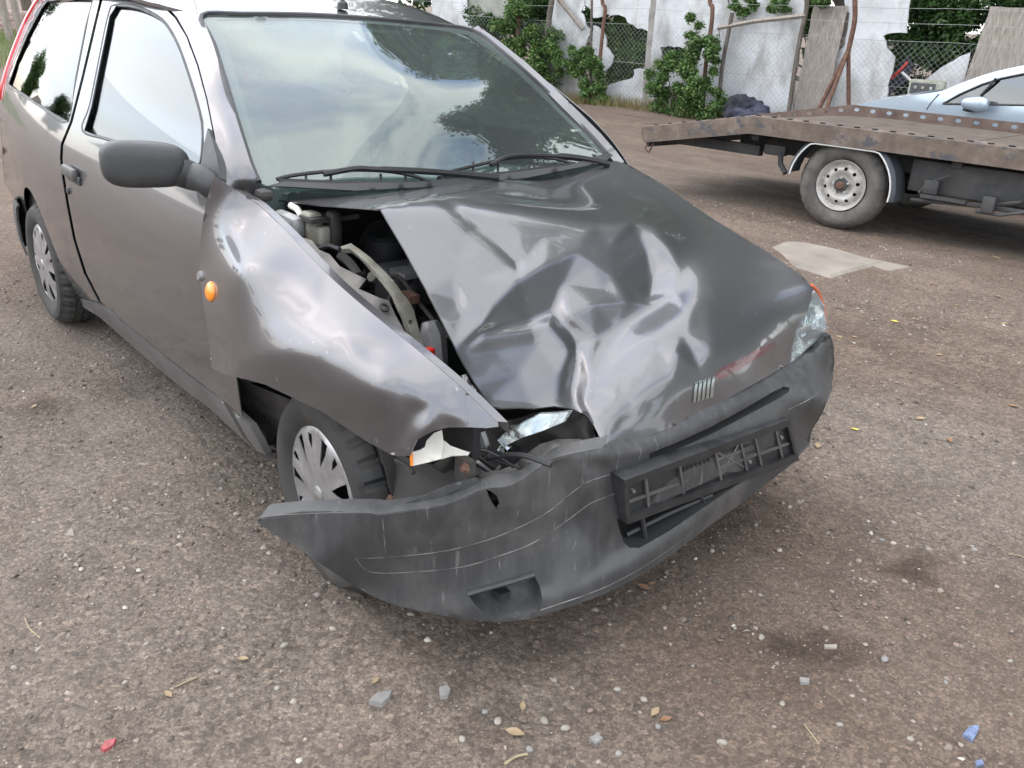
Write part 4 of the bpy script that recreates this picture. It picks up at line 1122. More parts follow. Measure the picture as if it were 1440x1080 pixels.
MB().tube(catmull(pts, 5), np.linspace(.040, .030, 21), 12).build('mirror_stalk', M['mirror_plastic'], mir)
sheet('mirror_base', [(282, 236), (286, 206), (292, 180), (299, 198), (305, 222), (309, 250), (303, 276), (294, 293), (280, 288), (276, 268), (275, 250)], side_in(-.014), 6, M['mirror_plastic'], mir, thick=.02)
MB().box(mc + np.array([-.046, 0, -.006]), (.006, .17, .08), bev=.002).build('mirror_glass', M['chrome'], mir)

# ---- wipers
wp = lambda L, h: lift(catmull(L, 6), ws_inv, lambda Q: np.full(len(Q), h))
w1 = MB().tube(wp([(392, 255), (440, 257), (500, 259), (560, 259), (606, 257)], .020), .009, 6).build('wiper', M['wiper'], car)
MB().tube(wp([(389, 252), (410, 247), (450, 242), (500, 239), (545, 241), (580, 247), (603, 255)], .028), .0055, 6).build('wiper_frame', M['wiper'], w1)
MB().tube(wp([(455, 245), (500, 237), (530, 238), (600, 241), (660, 246), (700, 250)], .036), [.008] * 13 + [.010] * 12 + [.012] * 6, 6).build('wiper_arm', M['wiper'], w1)
for x in (430, 465, 535, 570): MB().tube(wp([(x, 257), (x, 245)], .024), .004, 5).build('wiper_claw', M['wiper'], w1)
w2 = MB().tube(wp([(625, 250), (690, 247), (760, 238), (808, 231)], .020), .009, 6).build('wiper', M['wiper'], car)
MB().tube(wp([(630, 242), (680, 230), (720, 222), (770, 222), (806, 230)], .026), .0055, 6).build('wiper_frame', M['wiper'], w2)
MB().tube(wp([(690, 232), (722, 219), (790, 220), (830, 225), (856, 231)], .036), [.007] * 12 + [.012] * 13, 6).build('wiper_arm', M['wiper'], w2)
for x in (665, 700, 760, 785): MB().tube(wp([(x, 246), (x, 228)], .023), .004, 5).build('wiper_claw', M['wiper'], w2)
MB().tube(wp([(617, 252), (640, 250), (690, 250)], .016), .010, 6).build('wiper_pivot', M['wiper'], w2)

# ---- cabin
for yy in (-.36, .36):
    v_, f_ = superell((-1.32, yy, .80), .075, .235, .34, 3, R=[[math.cos(.32), 0, -math.sin(.32)], [0, 1, 0], [math.sin(.32), 0, math.cos(.32)]])
    st = mk('seat', v_, f_, M['seat'], car)
    v_, f_ = superell((-1.05, yy, .50), .27, .24, .09, 3); mk('seat_cushion', v_, f_, M['seat'], st)
    v_, f_ = superell((-1.47, yy, 1.20), .055, .135, .085, 3); mk('head_rest', v_, f_, M['seat'], st)
v_, f_ = superell((-2.2, 0, .78), .09, .60, .30, 4, R=[[math.cos(.3), 0, -math.sin(.3)], [0, 1, 0], [math.sin(.3), 0, math.cos(.3)]]); mk('rear_seat', v_, f_, M['seat'], car)
v_, f_ = superell((-.66, 0, .78), .24, .66, .13, 4); mk('dashboard', v_, f_, M['dash'], car)
sw = np.array([-.98, .36, .92]); a_ = .45
RW = np.array([[math.cos(a_), 0, math.sin(a_)], [0, 1, 0], [-math.sin(a_), 0, math.cos(a_)]])
ring = [sw + RW @ np.array([0, .18 * math.cos(t), .18 * math.sin(t)]) for t in np.linspace(0, 2 * math.pi, 33)]
stw = MB().tube(ring, .014, 8).build('steering_wheel', M['dash'], car)
MB().box(sw + np.array([.02, 0, 0]), (.05, .14, .12), bev=.02).tube([sw + RW @ np.array([0, -.17, 0]), sw + RW @ np.array([0, .17, 0])], .016, 6).tube([sw, sw + np.array([.3, 0, -.12])], .03, 8).build('steering_hub', M['dash'], stw)
MB().box((-1.7, 0, .36), (2.3, 1.4, .02)).box((-.62, 0, .58), (.02, 1.3, .4)).build('cabin_floor', M['trim_in'], car)
V_ = [(v[0], v[1] * .97, v[2] - .03) for v in [tuple(x.co) for x in roof.data.vertices]]
mk('headlining', V_, [tuple(p_.vertices) for p_ in roof.data.polygons], M['trim_in'], car)
# ------------------------------------------------------------------ ground height
def gz(x, y):
    x = np.asarray(x, float); y = np.asarray(y, float)
    t = np.clip((y - 4.6) / 2.6, 0, 1); t = t * t * (3 - 2 * t)
    far = np.clip((-x - 6) / 10, 0, 1)
    und = .012 * np.sin(x * 1.3 + y * .7) * np.sin(y * 1.1 - x * .4) + .008 * np.sin(x * 3.1 - y * 2.2)
    near = np.clip((np.hypot(x + 1.2, y) - 2.2) / 1.5, 0, 1)
    return -.13 * t + und * near - .04 * far

# ------------------------------------------------------------------ recovery truck
M['bed_rail'] = noise_col(mat('rusty_brown_rail', (.2, .12, .10), .75, .1), [(.3, (.092, .069, .054)), (.5, (.140, .109, .087)), (.7, (.205, .168, .142))], scale=7, detail=9, bump=.25, bscale=50)
mix_in(M['bed_rail'], (.06, .065, .075), 5, .55, .62, stretch=(1, 1, 1.6), amount=.9)
M['far_rail'] = noise_col(mat('dark_rusty_rail', (.1, .07, .06), .85), [(.3, (.075, .05, .042)), (.7, (.16, .115, .095))], scale=9, detail=8)
M['deck'] = noise_col(mat('dirty_deck', (.2, .16, .13), .9), [(.3, (.065, .050, .040)), (.7, (.14, .112, .092))], scale=6, detail=9, bump=.3)
M['chassis'] = noise_col(mat('chassis_paint', (.07, .075, .08), .7), [(.3, (.026, .028, .031)), (.7, (.075, .073, .07))], scale=6, detail=8, bump=.2)
M['mudguard'] = noise_col(mat('mudguard_plastic', (.05, .06, .075), .55), [(.3, (.04, .048, .06)), (.7, (.085, .095, .11))], scale=9)
M['white_edge'] = mat('pale_edge', (.6, .6, .58), .6)
M['wheel_steel'] = noise_col(mat('painted_steel_wheel', (.45, .44, .42), .5, .3), [(.3, (.36, .34, .31)), (.7, (.56, .55, .53))], scale=9, detail=8, rrange=(.35, .6))
mix_in(M['wheel_steel'], (.20, .13, .08), 10, .57, .75, rough_to=.9, amount=.8)
M['dusty_rubber'] = noise_col(mat('dusty_rubber', (.09, .085, .08), .9), [(.3, (.06, .057, .054)), (.7, (.15, .14, .125))], scale=8, bump=.2, bscale=90)

T_PSI = math.radians(10)
T_O = np.array([-1.637, 4.473, 0.0]); T_O[2] = float(gz(-1.6, 4.6))
tex, tey = np.array([math.cos(T_PSI), math.sin(T_PSI), 0]), np.array([-math.sin(T_PSI), math.cos(T_PSI), 0])
truck = empty('recovery_truck', tuple(T_O + tey * 1.0), 'brown flatbed recovery truck with rusty side rails and steel wheel', 'truck')
def TW(x, y, z, roll=True):
    dz = -.045 * max(y, 0) if roll else 0.0
    return T_O + tex * x + tey * y + np.array([0, 0, z + dz])
def tmk(name, mb, m, parent=truck, auto=35, thick=0, off=0):
    V = [TW(*p) for p in mb.v]
    return mk(name, V, mb.f, m, parent, auto=auto, thick=thick, off=off)
# near rail: channel with a bend down to the tail ramp
def rail_z(x): return 0.0 if x > -.75 else (x + .75) * .20
RX = [-1.72, -1.68, -1.3, -.75, 0, 1.0, 2.0, 3.2]
def rail(y0, flange, name):
    V, F = [], []
    sec = [(0, .615), (0, .745), (flange, .752), (flange, .730), (.012 * np.sign(flange), .728), (.012 * np.sign(flange), .627), (flange * .6, .622), (flange * .6, .612)]
    n = len(sec)
    for i, x in enumerate(RX):
        cut = .06 if i == 0 else 0
        for k, (dy, z) in enumerate(sec):
            V.append((x, y0 + dy, z + rail_z(x) + (cut if z < .7 else 0)))
    F = [(i * n + k, i * n + (k + 1) % n, (i + 1) * n + (k + 1) % n, (i + 1) * n + k) for i in range(len(RX) - 1) for k in range(n)] + [tuple(range(n)), tuple((len(RX) - 1) * n + k for k in reversed(range(n)))]
    mb = MB(); mb.add(V, F)
    return tmk(name, mb, M['bed_rail'])
r1 = rail(-.07, .13, 'side_rail')
for k in range(38):
    x = -1.62 + k * .128
    V2 = [(x + .022 * math.cos(a), -.005 + .018 * math.sin(a), .7525 + rail_z(x) + (.0075 * 0)) for a in np.linspace(0, 2 * math.pi, 11)[:-1]]
    P3 = [TW(q[0], q[1] - .0, q[2] + .0015) for q in V2] + [TW(q[0], q[1], q[2] - .004) for q in V2]
    mk('rail_hole', P3, [tuple(range(9, -1, -1))] + [(i, (i + 1) % 10, 10 + (i + 1) % 10, 10 + i) for i in range(10)], M['dark'], r1, smooth=False)
# deck plates
for i in range(6):
    x0, x1 = -1.70 + i * .82, -1.70 + (i + 1) * .82 - .012
    mb = MB()
    V = []
    for x in (x0, (x0 + x1) / 2, x1):
        for y, z in ((.06, .728), (2.02, .728), (2.02, .70), (.06, .70)): V.append((x, y, z + rail_z(x)))
    mb.add(V, [(0, 1, 5, 4), (4, 5, 9, 8), (1, 2, 6, 5), (5, 6, 10, 9), (2, 3, 7, 6), (6, 7, 11, 10), (3, 0, 4, 7), (7, 4, 8, 11), (3, 2, 1, 0), (8, 9, 10, 11)])
    tmk('deck_plate', mb, M['deck'])
# far rail: upright flange pierced by oval holes
def oval(cx, cz, a, b): return [(cx + a * math.cos(t), cz + b * math.sin(t)) for t in np.linspace(0, 2 * math.pi, 11)[:-1]]
fh = [oval(x, .775 + rail_z(x), .026, .017) for x in np.arange(-1.6, 3.1, .15)]
V2, T2, _ = fill([(-1.72, .70 + rail_z(-1.72)), (-.75, .70), (3.2, .70), (3.2, .815), (-.75, .815), (-1.72, .815 + rail_z(-1.72))], .06, fh, grid=True)
mb = MB(); mb.add([(a, 2.03, b) for a, b in V2], T2.tolist()); tmk('side_rail', mb, M['far_rail'], thick=.008)
# end plate, chassis
tmk('tail_end', MB().box((-1.69, 1.0, .44), (.03, 2.0, .10)), M['chassis'])
for y in (.35, 1.45): tmk('chassis_beam', MB().box((1.0, y, .53), (4.0, .07, .15)), M['chassis'])
tmk('chassis_beam', MB().box((-1.2, .2, .47), (.9, .08, .08)), M['chassis'])
for x in (-.75, .75, 1.6, 2.4): tmk('cross_member', MB().box((x, 1.0, .585), (.06, 1.9, .05)), M['chassis'])
tmk('side_skirt', MB().box((1.75, .10, .47), (2.6, .03, .22), bev=.008), M['chassis'])
tmk('lower_rail', MB().box((1.9, .06, .335), (2.0, .03, .035), bev=.006).tube([(.5, .06, .30), (.95, .06, .33), (1.2, .06, .40)], .015, 6), M['chassis'])
tmk('bracket', MB().box((.62, .05, .41), (.10, .06, .10), bev=.01).box((.72, .03, .345), (.30, .04, .025)).tube([(.55, .03, .36), (.60, .03, .44), (.72, .05, .50)], .010, 6), M['chassis'])
tmk('bracket', MB().box((1.02, .0, .36), (.08, .08, .11), bev=.01).tube([(.95, 0, .30), (1.1, 0, .30), (1.3, .02, .36)], .012, 6), M['chassis'])
tmk('bracket', MB().box((-.60, .14, .50), (.18, .08, .08), bev=.015).tube([(-.55, .12, .48), (-.53, .10, .40), (-.47, .08, .34)], .022, 7), M['chassis'])
tmk('tow_hook', MB().tube([(-1.66, -.03, .44), (-1.68, -.05, .38), (-1.64, -.05, .35), (-1.61, -.03, .43)], .008, 6), M['rust'])
tmk('axle', MB().tube([(0, .0, .33), (0, 1.9, .33)], .05, 10), M['chassis'])
tmk('prop_shaft', MB().tube([(0, 1.0, .33), (2.8, 1.0, .45)], .04, 8), M['chassis'])
# wheels
def steel_wheel(cx, cy, side, r_=.325):
    prof = [(.19, -.02), (.205, .008), (.23, .02), (.26, .024), (.285, .016), (.302, 0), (.312, -.014), (.320, -.022), (.324, -.045), (.316, -.048), (.316, -.058), (.325, -.061), (.325, -.098), (.316, -.100), (.316, -.110), (.325, -.113), (.325, -.150), (.314, -.175), (.29, -.20), (.20, -.19)]
    n = 120; V = []
    for i, (rr, h) in enumerate(prof):
        for k in range(n):
            q = rr - (.006 if (5 <= i <= 8 or i == 16) and k % 4 == 0 else 0)
            t = 2 * math.pi * k / n
            V.append((cx + q * math.cos(t), cy - side * -1 * h * -1 if False else cy + side * h, r_ + q * math.sin(t)))
    F = [(i * n + k, i * n + (k + 1) % n, (i + 1) * n + (k + 1) % n, (i + 1) * n + k) for i in range(len(prof) - 1) for k in range(n)]
    mb = MB(); mb.add(V, F)
    w = tmk('wheel', mb, M['dusty_rubber'], auto=40)
    holes = [[(.122 * math.cos(a) + .0135 * math.cos(t), .122 * math.sin(a) + .0135 * math.sin(t)) for t in np.linspace(0, 2 * math.pi, 9)[:-1]] for a in np.arange(10) * math.pi / 5 + .2]
    V2, T2, _ = fill([(.185 * math.cos(t), .185 * math.sin(t)) for t in np.linspace(0, 2 * math.pi, 49)[:-1]], .014, holes)
    rr = np.hypot(V2[:, 0], V2[:, 1])
    h = np.interp(rr, [0, .035, .045, .06, .075, .10, .125, .145, .155, .170, .185], [.004, .004, -.022, -.024, -.022, -.004, -.006, -.028, -.036, -.010, .006])
    mb = MB(); mb.add([(cx + a, cy + side * (hh - .012), r_ + b) for (a, b), hh in zip(V2, h)], T2.tolist())
    d = tmk('wheel_disc', mb, M['wheel_steel'], w, thick=.004)
    mb = MB().lathe([(0, .02), (.022, .02), (.028, .012), (.032, -.03)], 18); mb.v = [(cx + a, cy + side * (b), r_ + c) for a, b, c in mb.v]
    tmk('hub', mb, M['rust'], w)
    for k in range(5):
        a = 2 * math.pi * k / 5 + .4
        mb = MB().lathe([(0, .012), (.010, .012), (.011, -.02)], 6); mb.v = [(cx + .058 * math.cos(a) + x, cy + side * (y - .012), r_ + .058 * math.sin(a) + z) for x, y, z in mb.v]
        tmk('wheel_nut', mb, M['wheel_steel'], w)
    tmk('wheel_back', MB().lathe([(.0, -.06), (.19, -.06), (.2, -.03)], 24, (cx, cy, r_)) if side > 0 else MB().lathe([(.0, .06), (.19, .06), (.2, .03)], 24, (cx, cy, r_)), M['dark'], w)
    return w
steel_wheel(0, .0, -1); steel_wheel(0, 1.95, 1)
# mudguard
for yo, in ((-.06,), (1.80,)):
    V, F = [], []; n = 26
    for y in (yo, yo + .03, yo + .24):
        for k in range(n + 1):
            a = math.radians(-8 + 182 * k / n); rr = .392 + (.0 if y > yo + .01 else -.025)
            zz = .325 + rr * math.sin(a)
            V.append((rr * 1.04 * math.cos(a), y, min(zz, .60 + (zz - .325) * .02)))
    F = [(j * (n + 1) + k, j * (n + 1) + k + 1, (j + 1) * (n + 1) + k + 1, (j + 1) * (n + 1) + k) for j in range(2) for k in range(n)]
    mb = MB(); mb.add(V, F); mg = tmk('mudguard', mb, M['mudguard'], thick=.006)
    tmk('mudguard_edge', MB().tube(V[:n + 1], .006, 6), M['white_edge'], mg)
# spare wheel slung flat under the frame
mb = MB().lathe([(.19, -.08), (.22, -.1), (.29, -.095), (.32, -.07), (.326, 0), (.32, .07), (.29, .095), (.22, .1), (.19, .08)], 48, (1.75, .62, .27), 'z', closed=True)
tmk('spare_wheel', mb, M['dusty_rubber'])
tmk('underside', MB().box((1.2, .9, .44), (2.2, .9, .05)), M['dark'])

# ------------------------------------------------------------------ pale blue saloon behind the truck
M['pale_paint'] = mat('pale_blue_paint', (.45, .52, .60), .3, .5, Coat_Weight=1.0, Coat_Roughness=.05)
noise_col(M['pale_paint'], [(.3, (.36, .44, .53)), (.7, (.44, .52, .60))], scale=500, detail=2)
py_ = 7.15
oc0 = on(1340, 150, y=py_)
other = empty('parked_car', (float(oc0[0]), py_ + .85, float(gz(oc0[0], py_ + .85))), 'pale silver-blue car parked behind the flatbed truck', 'car')
prof = [on(px_, pyy, y=py_) for px_, pyy in ((1203, 152), (1211, 146), (1251, 138.5), (1306, 131), (1326, 127), (1352, 116), (1391, 102), (1440, 91), (1500, 82), (1570, 79), (1640, 84), (1700, 100), (1740, 122), (1752, 150))]
prof = catmull(np.array(prof), 4)
g0 = float(gz(oc0[0], py_))
low = [(prof[-1][0] + .02, g0 + .45), (prof[-1][0] - .05, g0 + .22)]
xr, xf = prof[-1][0] - .75, prof[0][0] + .72
for cxw in (xr, xf):
    low += [(cxw + .36 * math.cos(a), g0 + .30 + .36 * math.sin(a)) for a in np.linspace(-.2, math.pi + .2, 14)]
low += [(prof[0][0] + .08, g0 + .22), (prof[0][0] - .05, g0 + .45)]
poly = np.array([(q[0], q[2]) for q in prof] + low)
belt = float(on(1390, 148, y=py_)[2])
def oy(z, edge):
    """half width at height z"""
    return .86 - .10 * np.clip((z - belt) / .42, 0, 1.2) ** 1.2 - .03 * np.clip((belt - .25 - z) / .5, 0, 1)
WIN = [(q[0], q[2]) for q in [on(a, b, y=py_) for a, b in ((1326, 146), (1348, 133), (1378, 119), (1404, 110.5), (1440, 103), (1480, 96), (1530, 92), (1530, 150), (1440, 148))]]
WIN2 = [(q[0], q[2]) for q in [on(a, b, y=py_) for a, b in ((1540, 92), (1580, 91), (1640, 97), (1690, 116), (1700, 146), (1540, 150))]]
for sgn in (-1, 1):
    V2, T2, nb = fill(poly, .06, [WIN, WIN2])
    P3 = [(x, py_ + .86 + sgn * float(oy(z, 0)), z) for x, z in V2]
    sp = mk('side_panel', P3, T2, M['pale_paint'], other, thick=.004)
    for Wd in (WIN, WIN2):
        V3, T3, _ = fill(Wd, .08)
        mk('side_window', [(x, py_ + .86 + sgn * (float(oy(z, 0)) - .012), z) for x, z in V3], T3, M['glass'], other, thick=.004)
        MB().tube([(x, py_ + .86 + sgn * (float(oy(z, 0)) - .002), z) for x, z in Wd + Wd[:1]], .011, 6).build('window_seal', M['black'], other)
# top skin: bonnet, windscreen, roof, tail
V, F = [], []
nP, nQ = len(prof), 13
for q in prof:
    for k in range(nQ):
        v = -1 + 2 * k / (nQ - 1); hw = float(oy(q[2], 0))
        V.append((q[0] - .06 * (1 - v * v) * (q[0] < oc0[0]), py_ + .86 + v * hw, q[2] + .035 * (1 - abs(v) ** 3) - .01 * abs(v) ** 6))
Fp, Fg = [], []
i0, i1 = 4 * 4 + 1, 6 * 4 + 2
for i in range(nP - 1):
    for k in range(nQ - 1):
        f = (i * nQ + k, i * nQ + k + 1, (i + 1) * nQ + k + 1, (i + 1) * nQ + k)
        (Fg if i0 <= i < i1 and 1 <= k < nQ - 2 else Fp).append(f)
mk('top_skin', V, Fp, M['pale_paint'], other, thick=.004)
mk('windscreen', V, Fg, M['glass'], other, thick=.004)
mq = on(1371, 146, y=py_ - .12)
v_, f_ = superell(mq, .12, .055, .062, 3, shape=lambda p_: np.array([p_[0], p_[1], p_[2] * (1 + .25 * p_[0] / .12)]))
mo = mk('door_mirror', v_, f_, M['pale_paint'], other)
v_, f_ = superell(mq + np.array([-.07, .07, -.06]), .05, .07, .02, 2.5); mk('mirror_foot', v_, f_, M['black'], mo)
MB().tube([(q[0], q[1] - .004, q[2]) for q in [on(a, b, y=py_ + .02) for a, b in ((1379, 135), (1391, 122), (1401, 110))]], .012, 6).build('window_divider', M['black'], other)
MB().tube([(q[0], q[1], q[2]) for q in [on(a, b, y=py_ - .004) for a, b in ((1303, 154), (1308, 146), (1320, 132))]], .004, 5).build('wing_gap', M['dark'], other)
MB().box((oc0[0] + .6, py_ + .86, g0 + .45), (2.6, 1.4, .35)).build('cabin', M['dark'], other)
for cxw in (xf, xr):
    for yy in (py_ + .10, py_ + 1.62):
        mb = MB().lathe([(0, -.09), (.19, -.09), (.21, -.10), (.29, -.10), (.305, -.07), (.305, .07), (.29, .10), (.21, .10), (.19, .07), (0, .06)], 32, (cxw, yy, g0 + .305))
        mb.build('wheel', M['rubber'], other)
bx_ = on(1303, 127, y=8.0)
rad = empty('radio_box', (float(bx_[0]), 8.0, float(bx_[2]) - .10), 'olive grey metal box with dials resting behind the pale car bonnet', 'box')
Rr = rot_z(.35)
def rbox(c, d, name, m, par, bev=.008):
    return MB().box(np.array(bx_) + Rr @ np.array(c), d, Rr, bev=bev).build(name, m, par)
M['olive'] = noise_col(mat('olive_paint', (.22, .22, .17), .7), [(.3, (.17, .17, .13)), (.7, (.30, .30, .24))], scale=20)
rbox((0, 0, 0), (.34, .24, .20), 'case', M['olive'], rad)
rbox((-.03, -.125, .01), (.24, .012, .13), 'face_plate', M['chassis'], rad, .004)
for dx in (-.10, -.03, .05): rbox((dx, -.135, .03), (.03, .02, .03), 'dial', M['primer'], rad, .012)
rbox((.0, -.135, -.03), (.12, .015, .025), 'scale_window', M['primer'], rad, .004)
# ------------------------------------------------------------------ fence line, torn wall, plants
FA = on(850, 146, z=-.12)
F_ANG = math.radians(11)
fex, fey = np.array([math.cos(F_ANG), math.sin(F_ANG), 0]), np.array([-math.sin(F_ANG), math.cos(F_ANG), 0])
def wallpt(px, py, off=0.0):
    d = ray(px, py)
    return CAM + d * (((FA + fey * off - CAM) @ fey) / (d @ fey))
def FW(s, z, off=0.0): return np.array([*(FA + fex * s + fey * off)[:2], z])
def fs(px, py, off=0.0):
    P = wallpt(px, py, off); return float((P - FA) @ fex), float(P[2])
def fground(s, off=0.0):
    P = FA + fex * s + fey * off; return float(gz(P[0], P[1]))
z7 = lambda X, Y: (640 + X / 3.6, Y / 3.6)          # zoomed views used for measuring
z8 = lambda X, Y: (1000 + X / 3.273, Y / 3.273)
M['tarp'] = noise_col(mat('white_painted_sheet', (.72, .73, .74), .7), [(.3, (.46, .475, .49)), (.6, (.62, .64, .66))], scale=2.5, detail=9, bump=.5, bscale=5, bdist=.03)
mix_in(M['tarp'], (.20, .18, .15), 1.6, .48, .70, detail=12, amount=.85, stretch=(1.5, 1.5, .6))
mix_in(M['tarp'], (.30, .32, .34), 9, .60, .70, detail=6, amount=.45, stretch=(.2, .2, 3))
M['old_wood'] = noise_col(mat('weathered_wood', (.25, .22, .19), .9), [(.3, (.17, .145, .12)), (.5, (.27, .24, .21)), (.72, (.38, .35, .32))], scale=6, detail=9, stretch=(9, 9, .8), bump=.5, bscale=14)
M['dark_wood'] = noise_col(mat('dark_wood', (.10, .085, .07), .9), [(.3, (.06, .05, .042)), (.7, (.16, .14, .12))], scale=8, detail=9, stretch=(6, 6, .8), bump=.4)
M['concrete'] = noise_col(mat('old_concrete', (.3, .29, .27), .95), [(.3, (.20, .19, .17)), (.7, (.36, .35, .33))], scale=7, detail=9, bump=.5)
M['wire'] = mat('galvanised_wire', (.33, .34, .34), .5, .6)
M['cloth'] = noise_col(mat('dark_cloth', (.02, .022, .03), .9), [(.3, (.012, .013, .018)), (.7, (.035, .038, .055))], scale=6)
M['fibre'] = noise_col(mat('grey_fibre_sheet', (.30, .31, .27), .9), [(.3, (.22, .23, .20)), (.7, (.38, .39, .35))], scale=3, detail=8)

rag = random.Random(11)
def ragged(pts, amp, step):
    """break a polygon's sides into an uneven torn line"""
    P = resample(np.array(pts, float), step)
    return [tuple(q + np.array([rag.uniform(-amp, amp), rag.uniform(-amp, amp)])) for q in P]
def wall_sheet(name, px_poly, off, m, parent, holes=(), thick=.03, step=.12, amp=.02, wave=.02, rug=True):
    O = [fs(*q, off) for q in px_poly]; Hs = [[fs(*q, off) for q in h] for h in holes]
    if rug: O = ragged(O, amp, .09); Hs = [ragged(h, amp, .07) for h in Hs]
    V2, T2, _ = fill(O, step, Hs)
    P = [FW(s, z, off + wave * math.sin(s * 3.1 + z * 1.7) * math.sin(z * 2.3 + s)) for s, z in V2]
    return mk(name, P, T2, m, parent, thick=thick, smooth=True, auto=40)

def ground_px(px, off):
    """photo row where the fence plane meets the ground below a column"""
    lo, hi = 40.0, 260.0
    for _ in range(30):
        mid = (lo + hi) / 2; s, z = fs(px, mid, off)
        if z > fground(s, off) - .03: lo = mid
        else: hi = mid
    return hi
WO = .32
wall = empty('boundary_wall', tuple(FW(0, fground(0, WO), WO)), 'broken white panel wall with ragged holes behind the wire fence', 'wall')
gp = lambda px: (px, ground_px(px, WO))
# separate white sheets, each with its own torn edge
wall_sheet('wall_panel', [(779, -62), (820, -62), (822, 0), z7(655, 30), z7(640, 60), z7(665, 120), z7(690, 150), z7(670, 200), z7(665, 300), z7(640, 420), gp(818), gp(790), gp(768), z7(440, 420), z7(480, 310), z7(500, 230), z7(495, 120)], WO + .02, M['tarp'], wall)
stick_px = (z7(520, -10), z7(648, 148))
wall_sheet('wall_panel', [(824, -62), (912, -62), z7(985, 0), z7(985, 158), z7(950, 150), z7(905, 128), z7(880, 112), z7(860, 90), z7(830, 80), z7(770, 76), z7(705, 92), z7(690, 60), z7(655, 20)], WO + .05, M['tarp'], wall)
wall_sheet('wall_panel', [z7(700, 130), z7(740, 140), z7(760, 170), z7(770, 230), z7(800, 290), z7(790, 330), z7(770, 360), z7(745, 400), z7(700, 380), z7(690, 250)], WO + .06, M['tarp'], wall)
wall_sheet('wall_panel', [z7(775, 430), z7(830, 418), z7(900, 398), z7(908, 352), z7(955, 345), z7(985, 300), z7(1000, 360), gp(922), gp(890), gp(850), z7(755, 520)], WO + .03, M['tarp'], wall)
wall_sheet('wall_panel', [(915, -62), (1022, -62), (1024, 0), z7(1385, 110), z7(1345, 145), gp(1012), gp(975), gp(925), z7(985, 330), z7(990, 160)], WO, M['tarp'], wall,
           holes=[[z7(1045, 245), z7(1090, 232), z7(1140, 238), z7(1175, 255), z7(1205, 262), z7(1150, 215), z7(1210, 212), z7(1258, 218), z7(1235, 300), z7(1195, 345), z7(1110, 350), z7(1055, 320)]])
wall_sheet('wall_panel', [(1012, 14), (1060, 4), (1130, -10), (1132, 10), gp(1110), gp(1060), gp(1014)], WO - .04, M['tarp'], wall)
wall_sheet('wall_panel', [(1024, -62), (1140, -62), (1140, 0), (1060, 8), (1028, 14)], WO + .04, M['tarp'], wall)
wall_sheet('wall_panel', [(1186, -62), (1282, -62), z8(918, 0), z8(912, 80), z8(902, 150), z8(868, 150), z8(815, 148), z8(800, 160), z8(805, 200), z8(825, 240), z8(855, 260), z8(850, 285), z8(838, 330), z8(815, 370), z8(812, 450), gp(1248), gp(1200), gp(1164), z8(545, 380), z8(560, 260), z8(610, 220), z8(615, 40)], WO + .02, M['tarp'], wall)
wall_sheet('wall_panel', [z8(985, 360), z8(1060, 310), z8(1195, 240), z8(1165, 380), z8(1080, 420), (1322, 150), (1280, 150)], WO + .3, M['tarp'], wall)
wall_sheet('wall_panel', [z7(-120, -200), z7(66, -200), z7(66, 40), z7(45, 66), z7(96, 90), z7(100, 150), gp(672), gp(610)], WO + .5, M['tarp'], wall)
wall_sheet('wall_panel', [z7(70, -200), z7(290, -200), z7(285, 100), z7(180, 78), z7(72, 92)], WO + .55, M['fibre'], wall, rug=False)

# leaning boards
def board(pts, off, th, label, m='old_wood', name='wooden_board', slats=0):
    base = FW(*fs(*pts[2], off), off); s_, z_ = fs(*pts[2], off)
    r_ = empty(name, tuple(FW(s_, fground(s_, off), off)), label, 'board')
    O = [fs(*q, off) for q in pts]
    V2, T2, _ = fill(ragged(O, .006, .12), .15)
    mk('panel', [FW(s, z, off - (z - z_) * -.10) for s, z in V2], T2, M[m], r_, thick=th)
    return r_
b1 = board([z8(450, 28), z8(612, 24), (1153, ground_px(1153, .1)), (1112, ground_px(1112, .1))], .10, .025, 'tall grey weathered board leaning on the fence beside the rusty braced post')
b2 = board([z8(1272, 30), z8(1640, 38), (1480, ground_px(1480, .4)), (1325, ground_px(1325, .4))], .40, .03, 'wide grey weathered board leaning behind the pale car windscreen')
b3 = board([z8(600, 30), z8(634, 60), z8(612, 205), z8(575, 250)], .30, .03, 'narrow dark charred board edge behind the tall weathered board', 'dark_wood')
b4 = board([z8(905, 255), z8(930, 300), z8(905, 370), z8(815, 445), z8(820, 355)], .55, .02, 'dark broken sheet lying behind the red bar', 'cloth')
def stick(name, a, b, off, r_, m, label, cat, n=7, top=None):
    P, Q = FW(*fs(*a, off), off), FW(*fs(*b, off), off)
    o = MB().tube(catmull([P, (P + Q) / 2 + np.array([.01, .0, 0]), Q], 4), r_, n).build(name, M[m])
    return tag(o, label, cat)
M['red_paint'] = noise_col(mat('red_paint', (.6, .04, .03), .5), [(.3, (.5, .03, .03)), (.7, (.65, .06, .04))], scale=12)
stick('red_bar', z8(905, 285), z8(828, 362), .5, .020, 'red_paint', 'red painted bar slanting above the dark broken sheet', 'bar')
stick('leaning_plank', *stick_px, .22, .045, 'old_wood', 'rough plank leaning diagonally against the white wall beside the steel post', 'plank', 4)
stick('white_tube', z8(878, 332), z8(930, 386), .45, .018, 'white_edge', 'short white tube crossing under the red bar', 'tube')

